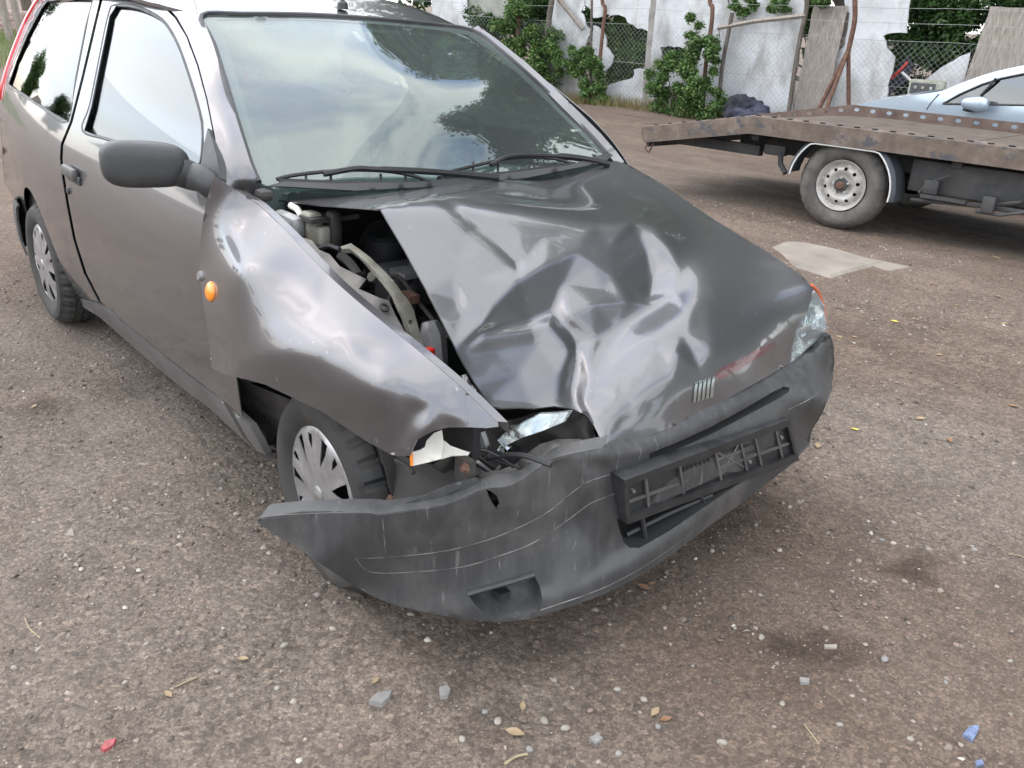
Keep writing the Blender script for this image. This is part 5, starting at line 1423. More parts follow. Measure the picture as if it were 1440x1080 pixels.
# posts
def post(name, pts, off, r_, m, label, cat='post', n=8, group=None):
    P = [FW(*fs(*q, off), off) for q in pts]
    s_, _z = fs(*pts[-1], off)
    P[-1] = FW(s_, fground(s_, off) - .05, off)
    o = MB().tube(catmull(P, 4), r_, n).build(name, M[m])
    return tag(o, label, cat, group)
gq = lambda px, off=0.0: (px, ground_px(px, off))
post('rusty_post', [(723, -60), z7(310, 0), z7(320, 60), z7(316, 240), gq(727)], 0, .030, 'rust', 'rusty pipe fence post rising from the shrub by the grey sheet')
post('rusty_post', [(847, -60), z7(745, 0), z7(760, 40), z7(752, 120), z7(738, 250), z7(728, 380), gq(841)], 0, .032, 'rust', 'rusty bent pipe post with shrub beside the large torn hole')
post('steel_post', [(833, -60), z7(692, 0), z7(690, 150), gq(830)], .12, .022, 'dark_wood', 'thin dark steel post just left of the bent rusty pipe post')
post('rusty_post', [(1001, -60), z7(1290, 0), z7(1303, 40), z7(1295, 150), z7(1272, 300), gq(987)], 0, .034, 'rust', 'rusty bent pipe post standing in the lowest dense bush')
post('wood_post', [(782, -60), z7(490, 0), z7(478, 80), z7(465, 200), gq(762)], .05, .05, 'dark_wood', 'rough dark wooden post at the edge of the tall shrub')
cp = [FW(*fs(*q, 0), 0) for q in ((921, -60), z7(1005, 0), z7(985, 200))]; s_, _z = fs(909, 120, 0); cp.append(FW(s_, fground(s_) - .05, 0))
o = MB().tube(catmull(cp, 4), .062, 4).build('concrete_post', M['concrete']); tag(o, 'square grey concrete fence post between the torn holes', 'post')
post('wood_post', [(1030, 18), z8(85, 125), z8(50, 320), gq(1009)], -.02, .032, 'dark_wood', 'dark wooden post under the slanting wooden bar')
post('wood_post', [(1135, -40), z8(440, 30), z8(415, 150), z8(385, 320), gq(1106)], -.02, .034, 'dark_wood', 'dark wooden post along the edge of the tall weathered board')
o = MB().tube([FW(*fs(*z8(30, 130), -.03), -.03), FW(*fs(*z8(200, 98), -.03), -.03), FW(*fs(*z8(435, 72), -.03), -.03)], .034, 4).build('wooden_bar', M['old_wood']); tag(o, 'slanting grey wooden bar nailed across two dark posts', 'bar')
tri = empty('braced_post', tuple(FW(fs(1178, 150, -.15)[0], fground(0), -.15)), 'rusty pipe post with three splayed brace legs', 'post')
top = [FW(*fs(*q, -.15), -.15) for q in ((1204, -60), z8(662, 0), z8(660, 100), z8(630, 240))]
MB().tube(catmull(top, 4), .036, 8).build('pole', M['rust'], tri)
for q, oo in ((z8(485, 505), -.4), (z8(572, 500), -.75), (z8(655, 490), -.1)):
    s_, _z = fs(*q, -.15)
    MB().tube([top[-1] + np.array([0, 0, .03]), FW(s_, fground(s_, oo) - .02, oo)], .030, 8).build('leg', M['rust'], tri)

# chain link mesh and barbed wire
fence = empty('chain_link_fence', tuple(FW(0, fground(0), 0)), 'sagging galvanised chain link fence running in front of the white wall', 'fence')
mb = MB(); S0, S1, HT = -5.5, 8.5, 1.30; pit = .085
def wire_strip(a, b, r_):
    a, b = np.array(a), np.array(b); d = b - a; d /= np.linalg.norm(d)
    n1 = np.cross(d, fey); n1 /= np.linalg.norm(n1)
    V = []
    for P in (a, b):
        for k in range(3):
            t = 2 * math.pi * k / 3; V.append(P + r_ * (n1 * math.cos(t) + fey * math.sin(t)))
    mb.add(V, [(0, 1, 4, 3), (1, 2, 5, 4), (2, 0, 3, 5)])
for sg in (1, -1):
    s = S0 - HT
    while s < S1 + HT:
        a, b = (s, 0), (s + sg * HT, HT)
        g0_ = fground(s) + .03
        P = []
        for (ss, zz) in (a, ((a[0] + b[0]) / 2, HT / 2), b):
            P.append(FW(ss, g0_ + zz - .03 * math.sin(ss * 1.1) ** 2 * zz, .004 * sg + .03 * math.sin(ss * 1.9 + zz)))
        if S0 <= (a[0] + b[0]) / 2 <= S1:
            wire_strip(P[0], P[1], .0019); wire_strip(P[1], P[2], .0019)
        s += pit
cl = mb.build('chain_link_mesh', M['wire'], fence, auto=None); cl['kind'] = 'stuff'
for h in (.05, .7, 1.3):
    MB().tube([FW(s, fground(s) + .03 + h - .02 * math.sin(s * 1.1) ** 2, -.006) for s in np.arange(S0, S1, .5)], .0026, 5).build('straining_wire', M['wire'], fence)
for h in (1.55, 1.74, 1.95):
    MB().tube([FW(s, fground(s) + h + .02 * math.sin(s * .9 + h), -.01) for s in np.arange(S0, S1, .4)], .0028, 5).build('barbed_wire', M['wire'], fence)

# dark bag and tarpaulin on the ground
def lump(c, rad_, seed, zs=.6):
    r0 = random.Random(seed); bm_ = bmesh.new(); bmesh.ops.create_icosphere(bm_, subdivisions=4, radius=1)
    ph = [r0.uniform(0, 6.28) for _ in range(9)]
    for v in bm_.verts:
        d = v.co.normalized()
        k = 1 + .22 * math.sin(3 * d.x + ph[0]) * math.sin(4 * d.y + ph[1]) + .13 * math.sin(7 * d.y + 5 * d.z + ph[2]) + .08 * math.sin(13 * d.x - 9 * d.z + ph[3]) + .05 * math.sin(21 * d.z + 17 * d.y + ph[4])
        v.co = Vector((d.x * rad_[0] * k, d.y * rad_[1] * k, max(d.z * rad_[2] * k, -rad_[2] * zs)))
    V = [np.array(v.co) + np.array(c) for v in bm_.verts]; bm_.verts.index_update(); F = [tuple(v.index for v in f.verts) for f in bm_.faces]; bm_.free()
    return V, F
bc = wallpt(1044, 148, -.35); gg = float(gz(bc[0], bc[1]))
V, F = lump((bc[0], bc[1], gg + .17), (.30, .22, .26), 3); tag(mk('rubbish_bag', V, F, M['cloth']), 'crumpled black rubbish bag slumped against the wire fence', 'bag')
bc = wallpt(1062, 156, -.75); gg = float(gz(bc[0], bc[1]))
V, F = lump((bc[0], bc[1], gg + .12), (.30, .22, .20), 8)
M['navy'] = noise_col(mat('navy_tarp', (.03, .035, .08), .6), [(.3, (.010, .013, .03)), (.7, (.025, .03, .06))], scale=5)
tag(mk('folded_tarpaulin', V, F, M['navy']), 'dark navy folded tarpaulin in front of the black bag', 'tarpaulin')

# ------------------------------------------------------------------ plants
def leaf_mat(name, a, b, c):
    m = mat(name, b, .5)
    t, l = m.node_tree, m.node_tree.links; bs = t.nodes['Principled BSDF']
    g = nn(m, 'ShaderNodeNewGeometry'); r_ = nn(m, 'ShaderNodeValToRGB'); e = r_.color_ramp.elements; e.new(.5)
    for i, (p_, c_) in enumerate(((0, a), (.55, b), (1, c))): e[i].position = p_; e[i].color = (*c_, 1)
    l.new(g.outputs['Random Per Island'], r_.inputs['Fac']); l.new(r_.outputs[0], bs.inputs['Base Color'])
    tr = nn(m, 'ShaderNodeBsdfTranslucent'); mx = nn(m, 'ShaderNodeMixShader'); mx.inputs[0].default_value = .35
    l.new(r_.outputs[0], tr.inputs['Color']); l.new(bs.outputs[0], mx.inputs[1]); l.new(tr.outputs[0], mx.inputs[2])
    l.new(mx.outputs[0], t.nodes['Material Output'].inputs[0])
    return m
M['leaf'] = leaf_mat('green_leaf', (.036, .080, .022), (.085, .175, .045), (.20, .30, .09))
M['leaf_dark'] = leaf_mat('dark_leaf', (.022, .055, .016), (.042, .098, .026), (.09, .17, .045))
M['bark'] = noise_col(mat('bark', (.10, .08, .06), .95), [(.3, (.06, .05, .04)), (.7, (.16, .13, .10))], scale=8, stretch=(3, 3, .6), bump=.6)
M['dry_grass'] = leaf_mat('dry_grass', (.20, .16, .07), (.30, .24, .11), (.16, .20, .06))
M['grass'] = leaf_mat('grass_blade', (.06, .12, .03), (.12, .20, .05), (.24, .26, .10))
def leaf_cloud(centers, radii, per, size, seed, name, m, parent=None, droop=.3, hollow=.35, local=False):
    """many small folded leaves spread through clumps"""
    r0 = np.random.default_rng(seed)
    C0, R0 = np.array(centers, float), np.array(radii, float).reshape(len(centers), -1)
    if R0.shape[1] == 1: R0 = np.repeat(R0, 3, 1)
    idx = np.repeat(np.arange(len(C0)), per); n = len(idx)
    d = r0.normal(size=(n, 3)); d /= np.linalg.norm(d, axis=1)[:, None]
    rr = (hollow + (1 - hollow) * r0.random(n) ** .6)[:, None] * (1 + .18 * r0.normal(size=(n, 1)))
    P = C0[idx] + d * rr * R0[idx]
    ax = r0.normal(size=(n, 3)); ax[:, 2] = ax[:, 2] * .5 - droop; ax /= np.linalg.norm(ax, axis=1)[:, None]
    nr = r0.normal(size=(n, 3)) * .7 + d * .6 + np.array([0, 0, .7]); sd_ = np.cross(ax, nr); sd_ /= np.linalg.norm(sd_, axis=1)[:, None] + 1e-9
    up = np.cross(sd_, ax)
    L = (size * (.6 + .8 * r0.random(n)))[:, None]; Wd = L * .30
    V = np.empty((n, 4, 3)); V[:, 0] = P; V[:, 1] = P + ax * L * .5 + sd_ * Wd + up * L * .06; V[:, 2] = P + ax * L; V[:, 3] = P + ax * L * .5 - sd_ * Wd + up * L * .06
    if parent is not None and not local: V = V - origin_of(parent)
    me = bpy.data.meshes.new(name); me.vertices.add(n * 4); me.vertices.foreach_set('co', V.reshape(-1))
    me.loops.add(n * 4); me.polygons.add(n); me.loops.foreach_set('vertex_index', np.arange(n * 4)); me.polygons.foreach_set('loop_start', np.arange(0, n * 4, 4))
    me.update(calc_edges=True); me.materials.append(m)
    o = bpy.data.objects.new(name, me); COL.objects.link(o)
    if parent is not None: o.parent = parent
    return o
def bush(pts, off, rad_, per, size, seed, label, m='leaf', stems=6):
    c0 = FW(*fs(*pts[-1], off), off); g_ = float(gz(c0[0], c0[1]))
    r_ = empty('bush', (c0[0], c0[1], g_), label, 'bush')
    cs = [FW(*fs(*q, off), off) for q in pts]
    rs = random.Random(seed); mb = MB()
    sub, srad = [], []
    for q, k in zip(cs, np.linspace(.75, 1.1, len(cs))):
        for _ in range(7):                                     # uneven sprays rather than one ball
            d = np.array([rs.gauss(0, 1), rs.gauss(0, .8), rs.gauss(0, 1)]); d *= rad_ * k * rs.uniform(.25, 1.05) / (np.linalg.norm(d) + 1e-6)
            sub.append(q + d); w = rad_ * rs.uniform(.22, .5); srad.append((w * rs.uniform(.8, 1.4), w, w * rs.uniform(.6, 1.1)))
    sub = [np.array([q[0], q[1], max(q[2], g_ + .06)]) for q in sub]
    leaf_cloud(sub, srad, max(12, int(per * .46)), size * .60, seed, 'foliage', M[m], r_, hollow=.05, droop=.45)
    for k in range(stems):
        q = cs[rs.randrange(len(cs))]; b = np.array([c0[0] + rs.uniform(-.15, .15), c0[1] + rs.uniform(-.1, .1), g_])
        mb.tube(catmull([b, (b + q) / 2 + np.array([rs.uniform(-.1, .1), rs.uniform(-.1, .1), 0]), q], 3), [.014] * 4 + [.006] * 3, 5)
    mb.build('stem', M['bark'], r_)
    return r_
bush([z7(250, 130), z7(330, 60), z7(420, 160), z7(300, 230), z7(420, 290), z7(360, 330), z7(500, 260), z7(450, 380)], .0, .34, 900, .085, 21, 'tall loose shrub climbing the fence beside the car roof')
bush([z7(650, 270), z7(700, 330), z7(620, 380), z7(690, 420), z7(720, 470), z7(560, 300), z7(720, 500)], -.1, .24, 700, .075, 22, 'slender light green shrub in front of the first rusty bent post')
bush([z7(1080, 320), z7(1180, 360), z7(1020, 420), z7(1120, 450), z7(1250, 420), z7(1300, 300), z7(1050, 520), z7(1180, 540), z7(1280, 520), z7(1230, 170), z7(1150, 560)], -.25, .27, 850, .075, 23, 'wide dense green bush before the concrete post and the tow bed')
bush([z7(830, 160), z7(890, 220), z7(850, 280), z7(920, 300), z7(940, 220), z7(860, 340), z7(800, 200)], .75, .34, 800, .085, 24, 'leafy shrub filling the large torn hole in the white wall', 'leaf')
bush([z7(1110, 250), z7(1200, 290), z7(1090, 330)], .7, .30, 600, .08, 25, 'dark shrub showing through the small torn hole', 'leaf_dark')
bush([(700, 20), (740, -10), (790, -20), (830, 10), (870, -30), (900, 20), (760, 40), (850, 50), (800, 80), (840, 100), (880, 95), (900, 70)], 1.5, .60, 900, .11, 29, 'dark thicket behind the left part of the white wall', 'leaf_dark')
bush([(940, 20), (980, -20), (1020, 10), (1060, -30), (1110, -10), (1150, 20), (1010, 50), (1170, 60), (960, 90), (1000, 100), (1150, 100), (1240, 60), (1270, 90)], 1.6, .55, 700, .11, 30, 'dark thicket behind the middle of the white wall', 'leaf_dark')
# trees
def tree(loc, H, crown, seed, label, m='leaf_dark', per=480, size=.34, group=None, src=None, rz=0.0, sc=1.0):
    x, y = loc; r_ = empty('tree', (x, y, float(gz(x, y)) - .05), label, 'tree', group, rz)
    r_.scale = (sc, sc, sc)
    if src is not None:
        for ch in src.children:
            c = ch.copy(); COL.objects.link(c); c.parent = r_
        return r_
    rs = random.Random(seed)
    cs, rd = [], []
    for k in range(crown):
        a = rs.uniform(0, 6.28); h = H * (.28 + .70 * (k + .5) / crown); w = H * .30 * math.sin(math.pi * min(1, max(.12, (h / H - .12) / .95))) ** .7
        rr = w * rs.uniform(.25, 1.0)
        cs.append((rr * math.cos(a), rr * math.sin(a), h)); rd.append(H * rs.uniform(.07, .125))
    leaf_cloud(cs, rd, per, size, seed, 'crown', M[m], r_, local=True, hollow=.25)
    mb = MB(); mb.tube(catmull([(0, 0, -.1), (.1, .05, H * .25), (-.05, .1, H * .5), (0, 0, H * .85)], 4), np.linspace(H * .02, H * .004, 13), 8)
    for q in cs[::2]: mb.tube(catmull([(0, 0, q[2] * .55), (q[0] * .5, q[1] * .5, q[2] * .85), q], 3), [H * .007] * 3 + [H * .003] * 4, 5)
    mb.build('trunk', M['bark'], r_, local=True)
    return r_
def FP(s, off): P = FA + fex * s + fey * off; return (float(P[0]), float(P[1]))
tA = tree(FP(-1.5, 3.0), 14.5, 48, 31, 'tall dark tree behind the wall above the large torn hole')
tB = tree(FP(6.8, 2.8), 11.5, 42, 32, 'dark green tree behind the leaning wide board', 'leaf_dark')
tC = tree(FP(2.6, 3.4), 11.5, 42, 33, 'lighter green tree hanging over the slanting bar', 'leaf')
tree(FP(-5.0, 2.4), 0, 0, 0, 'dark tree behind the grey sheet at the wall end', src=tB, rz=1.2, sc=.6)
tree(FP(-9.5, 1.6), 0, 0, 0, 'dark tree at the far end of the wall behind the car roof', src=tA, rz=2.4, sc=.34)
tree(FP(10.5, 3.0), 0, 0, 0, 'dark tree past the wide board at the frame edge', src=tA, rz=4.0)
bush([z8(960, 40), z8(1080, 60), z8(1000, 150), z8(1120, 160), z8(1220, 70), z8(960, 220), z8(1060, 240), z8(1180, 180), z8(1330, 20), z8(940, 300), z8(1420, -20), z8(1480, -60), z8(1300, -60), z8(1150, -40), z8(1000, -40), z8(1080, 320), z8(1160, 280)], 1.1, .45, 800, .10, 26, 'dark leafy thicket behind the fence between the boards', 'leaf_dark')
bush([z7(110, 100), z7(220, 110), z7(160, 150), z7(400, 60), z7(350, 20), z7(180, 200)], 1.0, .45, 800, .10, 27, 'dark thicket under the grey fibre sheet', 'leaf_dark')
bush([z8(110, 30), z8(150, 60), z8(290, 40), z8(330, 20), z8(190, 10), z8(480, 0), z8(530, -20)], .1, .13, 260, .075, 28, 'light green leafy branch hanging over the slanting bar', 'leaf', stems=0)
# trees across the yard (seen in the side window reflections)
for k, (x, y, s_) in enumerate(((-40, -9, .36), (-38, -14, .42), (-46, -22, .5), (-34, -30, .50), (-26, -36, .42), (-17, -40, .55), (-7, -38, .40), (2, -42, .5), (12, -40, .46), (-42, -20, .5), (24, -36, .5))):
    tree((x, y), 0, 0, 0, 'dark distant tree of the row mirrored in the side window', src=(tA, tB, tC)[k % 3], rz=k * 1.3, sc=s_, group='trees across the yard')
for k, (x, y, s_) in enumerate(((3.5, 14.5, .8), (9, 17, .85), (14, 17, .85), (20, 14, .85), (25, 8, .5), (27, 0, .45), (28, -8, .4), (-16.5, 12, .40))):
    tree((x, y), 0, 0, 0, 'dark tree of the row mirrored in the bonnet and windscreen', src=(tB, tA, tC)[k % 3], rz=k * 2.1, sc=s_, group='trees around the yard')
# dry grass along the wall foot, stuff
def blades(name, pts, n, h, m, seed, spread=.2):
    r0 = np.random.default_rng(seed); pts = np.array(pts, float)
    i = r0.integers(0, len(pts), n); P = pts[i] + r0.normal(size=(n, 2)) * spread
    z = gz(P[:, 0], P[:, 1]); a = r0.uniform(0, 6.28, n); hh = h * (.4 + .9 * r0.random(n)); ln = r0.normal(size=(n, 2)) * .35 * hh[:, None]
    w = .004 + .003 * r0.random(n); V = np.empty((n, 3, 3))
    V[:, 0] = np.stack([P[:, 0] + w * np.cos(a), P[:, 1] + w * np.sin(a), z - .01], 1); V[:, 1] = np.stack([P[:, 0] - w * np.cos(a), P[:, 1] - w * np.sin(a), z - .01], 1)
    V[:, 2] = np.stack([P[:, 0] + ln[:, 0], P[:, 1] + ln[:, 1], z + hh], 1)
    me = bpy.data.meshes.new(name); me.vertices.add(n * 3); me.vertices.foreach_set('co', V.reshape(-1)); me.loops.add(n * 3); me.polygons.add(n)
    me.loops.foreach_set('vertex_index', np.arange(n * 3)); me.polygons.foreach_set('loop_start', np.arange(0, n * 3, 3)); me.update(calc_edges=True); me.materials.append(m)
    o = bpy.data.objects.new(name, me); COL.objects.link(o); return o
o = blades('dry_grass', [FP(s, f) for s in np.arange(-6, 8, .12) for f in (-.15, .05, .2)], 9000, .20, M['dry_grass'], 41, .12); tag(o, 'dry yellow grass along the foot of the fence', 'grass', kind='stuff')
# far corner behind the car tail: grass bank, posts, brick pile
gb = on(20, 70, z=-.1)
o = blades('grass', [(gb[0] + a, gb[1] + b) for a in np.arange(-8, 6, .35) for b in np.arange(-6, 6, .35)], 26000, .22, M['grass'], 42, .3); tag(o, 'rough green grass behind the tail of the car', 'grass', kind='stuff')
def far_post(px0, px1, z1, label, m='old_wood', r_=.09):
    B = on(*px1, z=-.14); T = on(*px0, x=B[0]);
    o = MB().tube(catmull([B, (B + T) / 2, T + (T - B) * .3], 3), r_, 7).build('wood_post', M[m]); tag(o, label, 'post')
far_post((2, 0), (17, 66), 0, 'leaning pale wooden post behind the tail lamp, outermost')
far_post((18, 0), (33, 62), 0, 'leaning pale wooden post nearest the tail lamp')
far_post((36, 0), (46, 45), 0, 'dark thick trunk post behind the rear window edge', 'bark', .16)
M['brick'] = noise_col(mat('pale_brick', (.42, .30, .26), .9), [(.3, (.36, .25, .21)), (.7, (.50, .38, .34))], scale=9)
bp0 = on(14, 62, z=-.14)
pile = empty('brick_pile', tuple(bp0 + np.array([-3.2, 1, 0])), 'long low pile of pale bricks beyond the leaning posts', 'bricks')
me_b = None
for rz_ in range(5):
    for k in range(26):
        c = bp0 + np.array([-3.2 + .02 * (k % 3), -3.2 + k * .27 + (rz_ % 2) * .13, .10 + rz_ * .135])
        if me_b is None:
            o = MB().box((0, 0, 0), (.24, .255, .122), bev=.01).build('brick', M['brick'], pile, local=True); me_b = o.data
        else:
            o = bpy.data.objects.new('brick', me_b); COL.objects.link(o); o.parent = pile
        o.location = Vector(c) - pile.location; o.rotation_euler = (0, 0, rag.uniform(-.06, .06))
for k, (x, y, s_) in enumerate(((-34, 2, .55), (-40, 9, .6), (-44, -4, .45), (-30, 14, .6), (-24, 19, .6))):
    tree((x, y), 0, 0, 0, ('dark tree far behind the tail of the car', 'dark tree far beyond the brick pile', 'far dark tree mirrored in the quarter glass', 'dark tree far behind the car roof', 'dark tree behind the far end of the wall')[k], src=(tA, tB, tC)[k % 3], rz=k * 1.7, sc=s_)
# ------------------------------------------------------------------ ground
def gcoords(lo, hi, a, b, fine):
    return np.unique(np.concatenate([np.linspace(lo, a, 14), np.arange(a, b, fine), np.linspace(b, hi, 14)]))
gx_, gy_ = gcoords(-160, 160, -12, 5, .11), gcoords(-160, 160, -5, 13, .11)
GX, GY = np.meshgrid(gx_, gy_, indexing='ij')
GZ = gz(GX, GY) + .004 * np.sin(GX * 9.1 + 2 * np.sin(GY * 3)) * np.sin(GY * 8.3 + 1.5 * np.sin(GX * 4)) * (np.abs(GX) < 14)
nX, nY = GX.shape
V = np.stack([GX, GY, GZ], -1).reshape(-1, 3)
ii, jj = np.meshgrid(np.arange(nX - 1), np.arange(nY - 1), indexing='ij'); a = (ii * nY + jj).reshape(-1)
F = np.stack([a, a + nY, a + nY + 1, a + 1], 1)
gm = mat('dirt_and_gravel', (.12, .1, .085), .95)
t, l = gm.node_tree, gm.node_tree.links; bs = t.nodes['Principled BSDF']
tc_ = nn(gm, 'ShaderNodeTexCoord')
def noise_n(sc, det, ro=.6): n = nn(gm, 'ShaderNodeTexNoise', Scale=sc, Detail=det, Roughness=ro); l.new(tc_.outputs['Object'], n.inputs['Vector']); return n
def rampn(src, stops):
    r_ = nn(gm, 'ShaderNodeValToRGB'); e = r_.color_ramp.elements
    while len(e) < len(stops): e.new(.5)
    for i, (p_, c_) in enumerate(stops): e[i].position = p_; e[i].color = (*c_, 1)
    l.new(src, r_.inputs['Fac']); return r_.outputs['Color']
def mixn(fac, a_, b_, mode='MIX'):
    m_ = nn(gm, 'ShaderNodeMix'); m_.data_type = 'RGBA'; m_.blend_type = mode
    if isinstance(fac, float): m_.inputs[0].default_value = fac
    else: l.new(fac, m_.inputs[0])
    l.new(a_, m_.inputs[6]); l.new(b_, m_.inputs[7]); return m_.outputs[2]
big = noise_n(.55, 6); med = noise_n(3.2, 8); fin = noise_n(150, 8, .75); blot = noise_n(1.6, 9, .7)
dirt = rampn(fin.outputs['Fac'], [(.3, (.098, .075, .060)), (.52, (.140, .110, .090)), (.72, (.205, .170, .143))])
grit = rampn(fin.outputs['Fac'], [(.3, (.096, .084, .074)), (.5, (.152, .135, .120)), (.72, (.25, .226, .203))])
zone = np.array([[0.0, 0.0, 0.0, 1.0]] * len(V))
def spot(ch, px, py, rad_, amt):
    P = on(px, py, z=0.0); d = np.hypot(V[:, 0] - P[0], V[:, 1] - P[1]); zone[:, ch] = np.maximum(zone[:, ch], amt * np.clip(1.4 - d / rad_, 0, 1))
for q in ((120, 650, 1.3, 1.0), (250, 900, .7, .9), (60, 520, 1.2, .9), (1330, 640, .55, 1.0), (1230, 590, .4, .9), (1420, 720, .5, .8), (720, 1010, .35, .8), (1000, 250, 1.2, .7)): spot(0, *q)      # grey grit
for q in ((1290, 800, .10, 1.0), (1330, 850, .07, .9), (1120, 900, .09, .9), (1210, 905, .08, .8), (1190, 965, .05, 1.0), (700, 930, .35, .5), (1000, 720, .35, .55), (1250, 480, .9, .45), (1300, 300, 1.2, .6), (160, 540, .35, .5), (60, 570, .15, .7)): spot(1, *q)   # damp stains
za = nn(gm, 'ShaderNodeVertexColor'); za.layer_name = 'zone'
zs = nn(gm, 'ShaderNodeSeparateColor'); l.new(za.outputs['Color'], zs.inputs[0])
def noisy(sock, n_, lo, hi):
    a_ = nn(gm, 'ShaderNodeMath', operation='MULTIPLY_ADD'); a_.inputs[1].default_value = 1.2; l.new(n_.outputs['Fac'], a_.inputs[0]); l.new(sock, a_.inputs[2])
    m_ = nn(gm, 'ShaderNodeMapRange'); m_.inputs['From Min'].default_value, m_.inputs['From Max'].default_value = lo, hi; l.new(a_.outputs[0], m_.inputs['Value']); return m_.outputs[0]
stain = noisy(zs.outputs['Green'], noise_n(9, 8, .75), .95, 1.35)
fac = noisy(zs.outputs['Red'], big, .62, 1.75)
base = mixn(fac, dirt, grit)
vo = nn(gm, 'ShaderNodeTexVoronoi', Scale=62.0); l.new(tc_.outputs['Object'], vo.inputs['Vector'])
vr = rampn(vo.outputs['Color'], [(.0, (.55, .5, .47)), (.5, (1.0, .97, .93)), (.9, (1.5, 1.42, 1.32)), (1, (2.3, 2.2, 2.1))])
spk = rampn(big.outputs['Fac'], [(.40, (.32, .32, .32)), (.62, (.85, .85, .85))])
base = mixn(spk, base, vr, 'MULTIPLY')
vo2 = nn(gm, 'ShaderNodeTexVoronoi', Scale=150.0); l.new(tc_.outputs['Object'], vo2.inputs['Vector'])
vr2 = rampn(vo2.outputs['Color'], [(.0, (.6, .58, .56)), (.6, (1.0, 1.0, 1.0)), (1, (1.9, 1.85, 1.8))])
base = mixn(.7, base, vr2, 'MULTIPLY')
damp = rampn(blot.outputs['Fac'], [(.50, (1.08, 1.06, 1.04)), (.62, (.66, .60, .56))])
base = mixn(.6, base, damp, 'MULTIPLY')
dk = nn(gm, 'ShaderNodeRGB'); dk.outputs[0].default_value = (.42, .37, .33, 1)
st2 = nn(gm, 'ShaderNodeMath', operation='MULTIPLY'); st2.inputs[1].default_value = .9; l.new(stain, st2.inputs[0])
base = mixn(st2.outputs[0], base, mixn(1.0, base, dk.outputs[0], 'MULTIPLY'))
tone = rampn(med.outputs['Fac'], [(.36, (.80, .79, .78)), (.5, (1.0, 1.0, 1.0)), (.66, (1.22, 1.21, 1.20))])
base = mixn(.9, base, tone, 'MULTIPLY')
trk = nn(gm, 'ShaderNodeTexNoise', Scale=1.3, Detail=7.0, Roughness=.65); tmp_ = nn(gm, 'ShaderNodeMapping'); tmp_.inputs['Rotation'].default_value = (0, 0, .5); tmp_.inputs['Scale'].default_value = (.35, 2.2, 1)
l.new(tc_.outputs['Object'], tmp_.inputs['Vector']); l.new(tmp_.outputs[0], trk.inputs['Vector'])
rut = rampn(trk.outputs['Fac'], [(.40, (.84, .81, .78)), (.55, (1.04, 1.03, 1.02))])
base = mixn(.9, base, rut, 'MULTIPLY')
l.new(base, bs.inputs['Base Color'])
ad = nn(gm, 'ShaderNodeMath', operation='MULTIPLY_ADD'); ad.inputs[1].default_value = -.6; l.new(vo.outputs['Distance'], ad.inputs[0]); l.new(fin.outputs['Fac'], ad.inputs[2])
bp_ = nn(gm, 'ShaderNodeBump', Strength=.7, Distance=.012); l.new(ad.outputs[0], bp_.inputs['Height']); l.new(bp_.outputs[0], bs.inputs['Normal'])
me = bpy.data.meshes.new('ground'); me.vertices.add(len(V)); me.vertices.foreach_set('co', V.reshape(-1)); me.loops.add(len(F) * 4); me.polygons.add(len(F))
me.loops.foreach_set('vertex_index', F.reshape(-1)); me.polygons.foreach_set('loop_start', np.arange(0, len(F) * 4, 4)); me.update(calc_edges=True); me.polygons.foreach_set('use_smooth', [True] * len(F)); me.materials.append(gm)
ca = me.color_attributes.new('zone', 'FLOAT_COLOR', 'POINT'); ca.data.foreach_set('color', zone.reshape(-1))
ground = bpy.data.objects.new('ground', me); COL.objects.link(ground); tag(ground, kind='structure')

# loose gravel (one mass) ------------------------------------------------
def stone_mesh(name, P, R, m, seed):
    r0 = np.random.default_rng(seed); n = len(P)
    b = np.array([(1, 0, 0), (0, 1, 0), (-1, 0, 0), (0, -1, 0), (.55, .55, .8), (-.55, .5, .8), (-.5, -.55, .75), (.5, -.5, .85)]); b[:4, 2] = -.1
    T_ = np.array([(0, 1, 4), (1, 2, 5), (2, 3, 6), (3, 0, 7), (1, 5, 4), (2, 6, 5), (3, 7, 6), (0, 4, 7), (4, 5, 6), (4, 6, 7)])
    an = r0.uniform(0, 6.28, n); fl = r0.uniform(.35, .75, n); el = r0.uniform(.6, 1.0, n)
    B = b[None] * (1 + .28 * r0.normal(size=(n, 8, 3))) * R[:, None, None]; B[:, :, 1] *= el[:, None]; B[:, :, 2] *= fl[:, None]
    c_, s_ = np.cos(an)[:, None], np.sin(an)[:, None]
    V = np.stack([B[:, :, 0] * c_ - B[:, :, 1] * s_, B[:, :, 0] * s_ + B[:, :, 1] * c_, B[:, :, 2]], -1)
    V[:, :, 0] += P[:, 0:1]; V[:, :, 1] += P[:, 1:2]; V[:, :, 2] += gz(P[:, 0], P[:, 1])[:, None] + .001
    F = (T_[None] + (np.arange(n) * 8)[:, None, None]).reshape(-1, 3)
    me = bpy.data.meshes.new(name); me.vertices.add(n * 8); me.vertices.foreach_set('co', V.reshape(-1)); me.loops.add(len(F) * 3); me.polygons.add(len(F))
    me.loops.foreach_set('vertex_index', F.reshape(-1)); me.polygons.foreach_set('loop_start', np.arange(0, len(F) * 3, 3)); me.update(calc_edges=True); me.materials.append(m)
    o = bpy.data.objects.new(name, me); COL.objects.link(o); return o
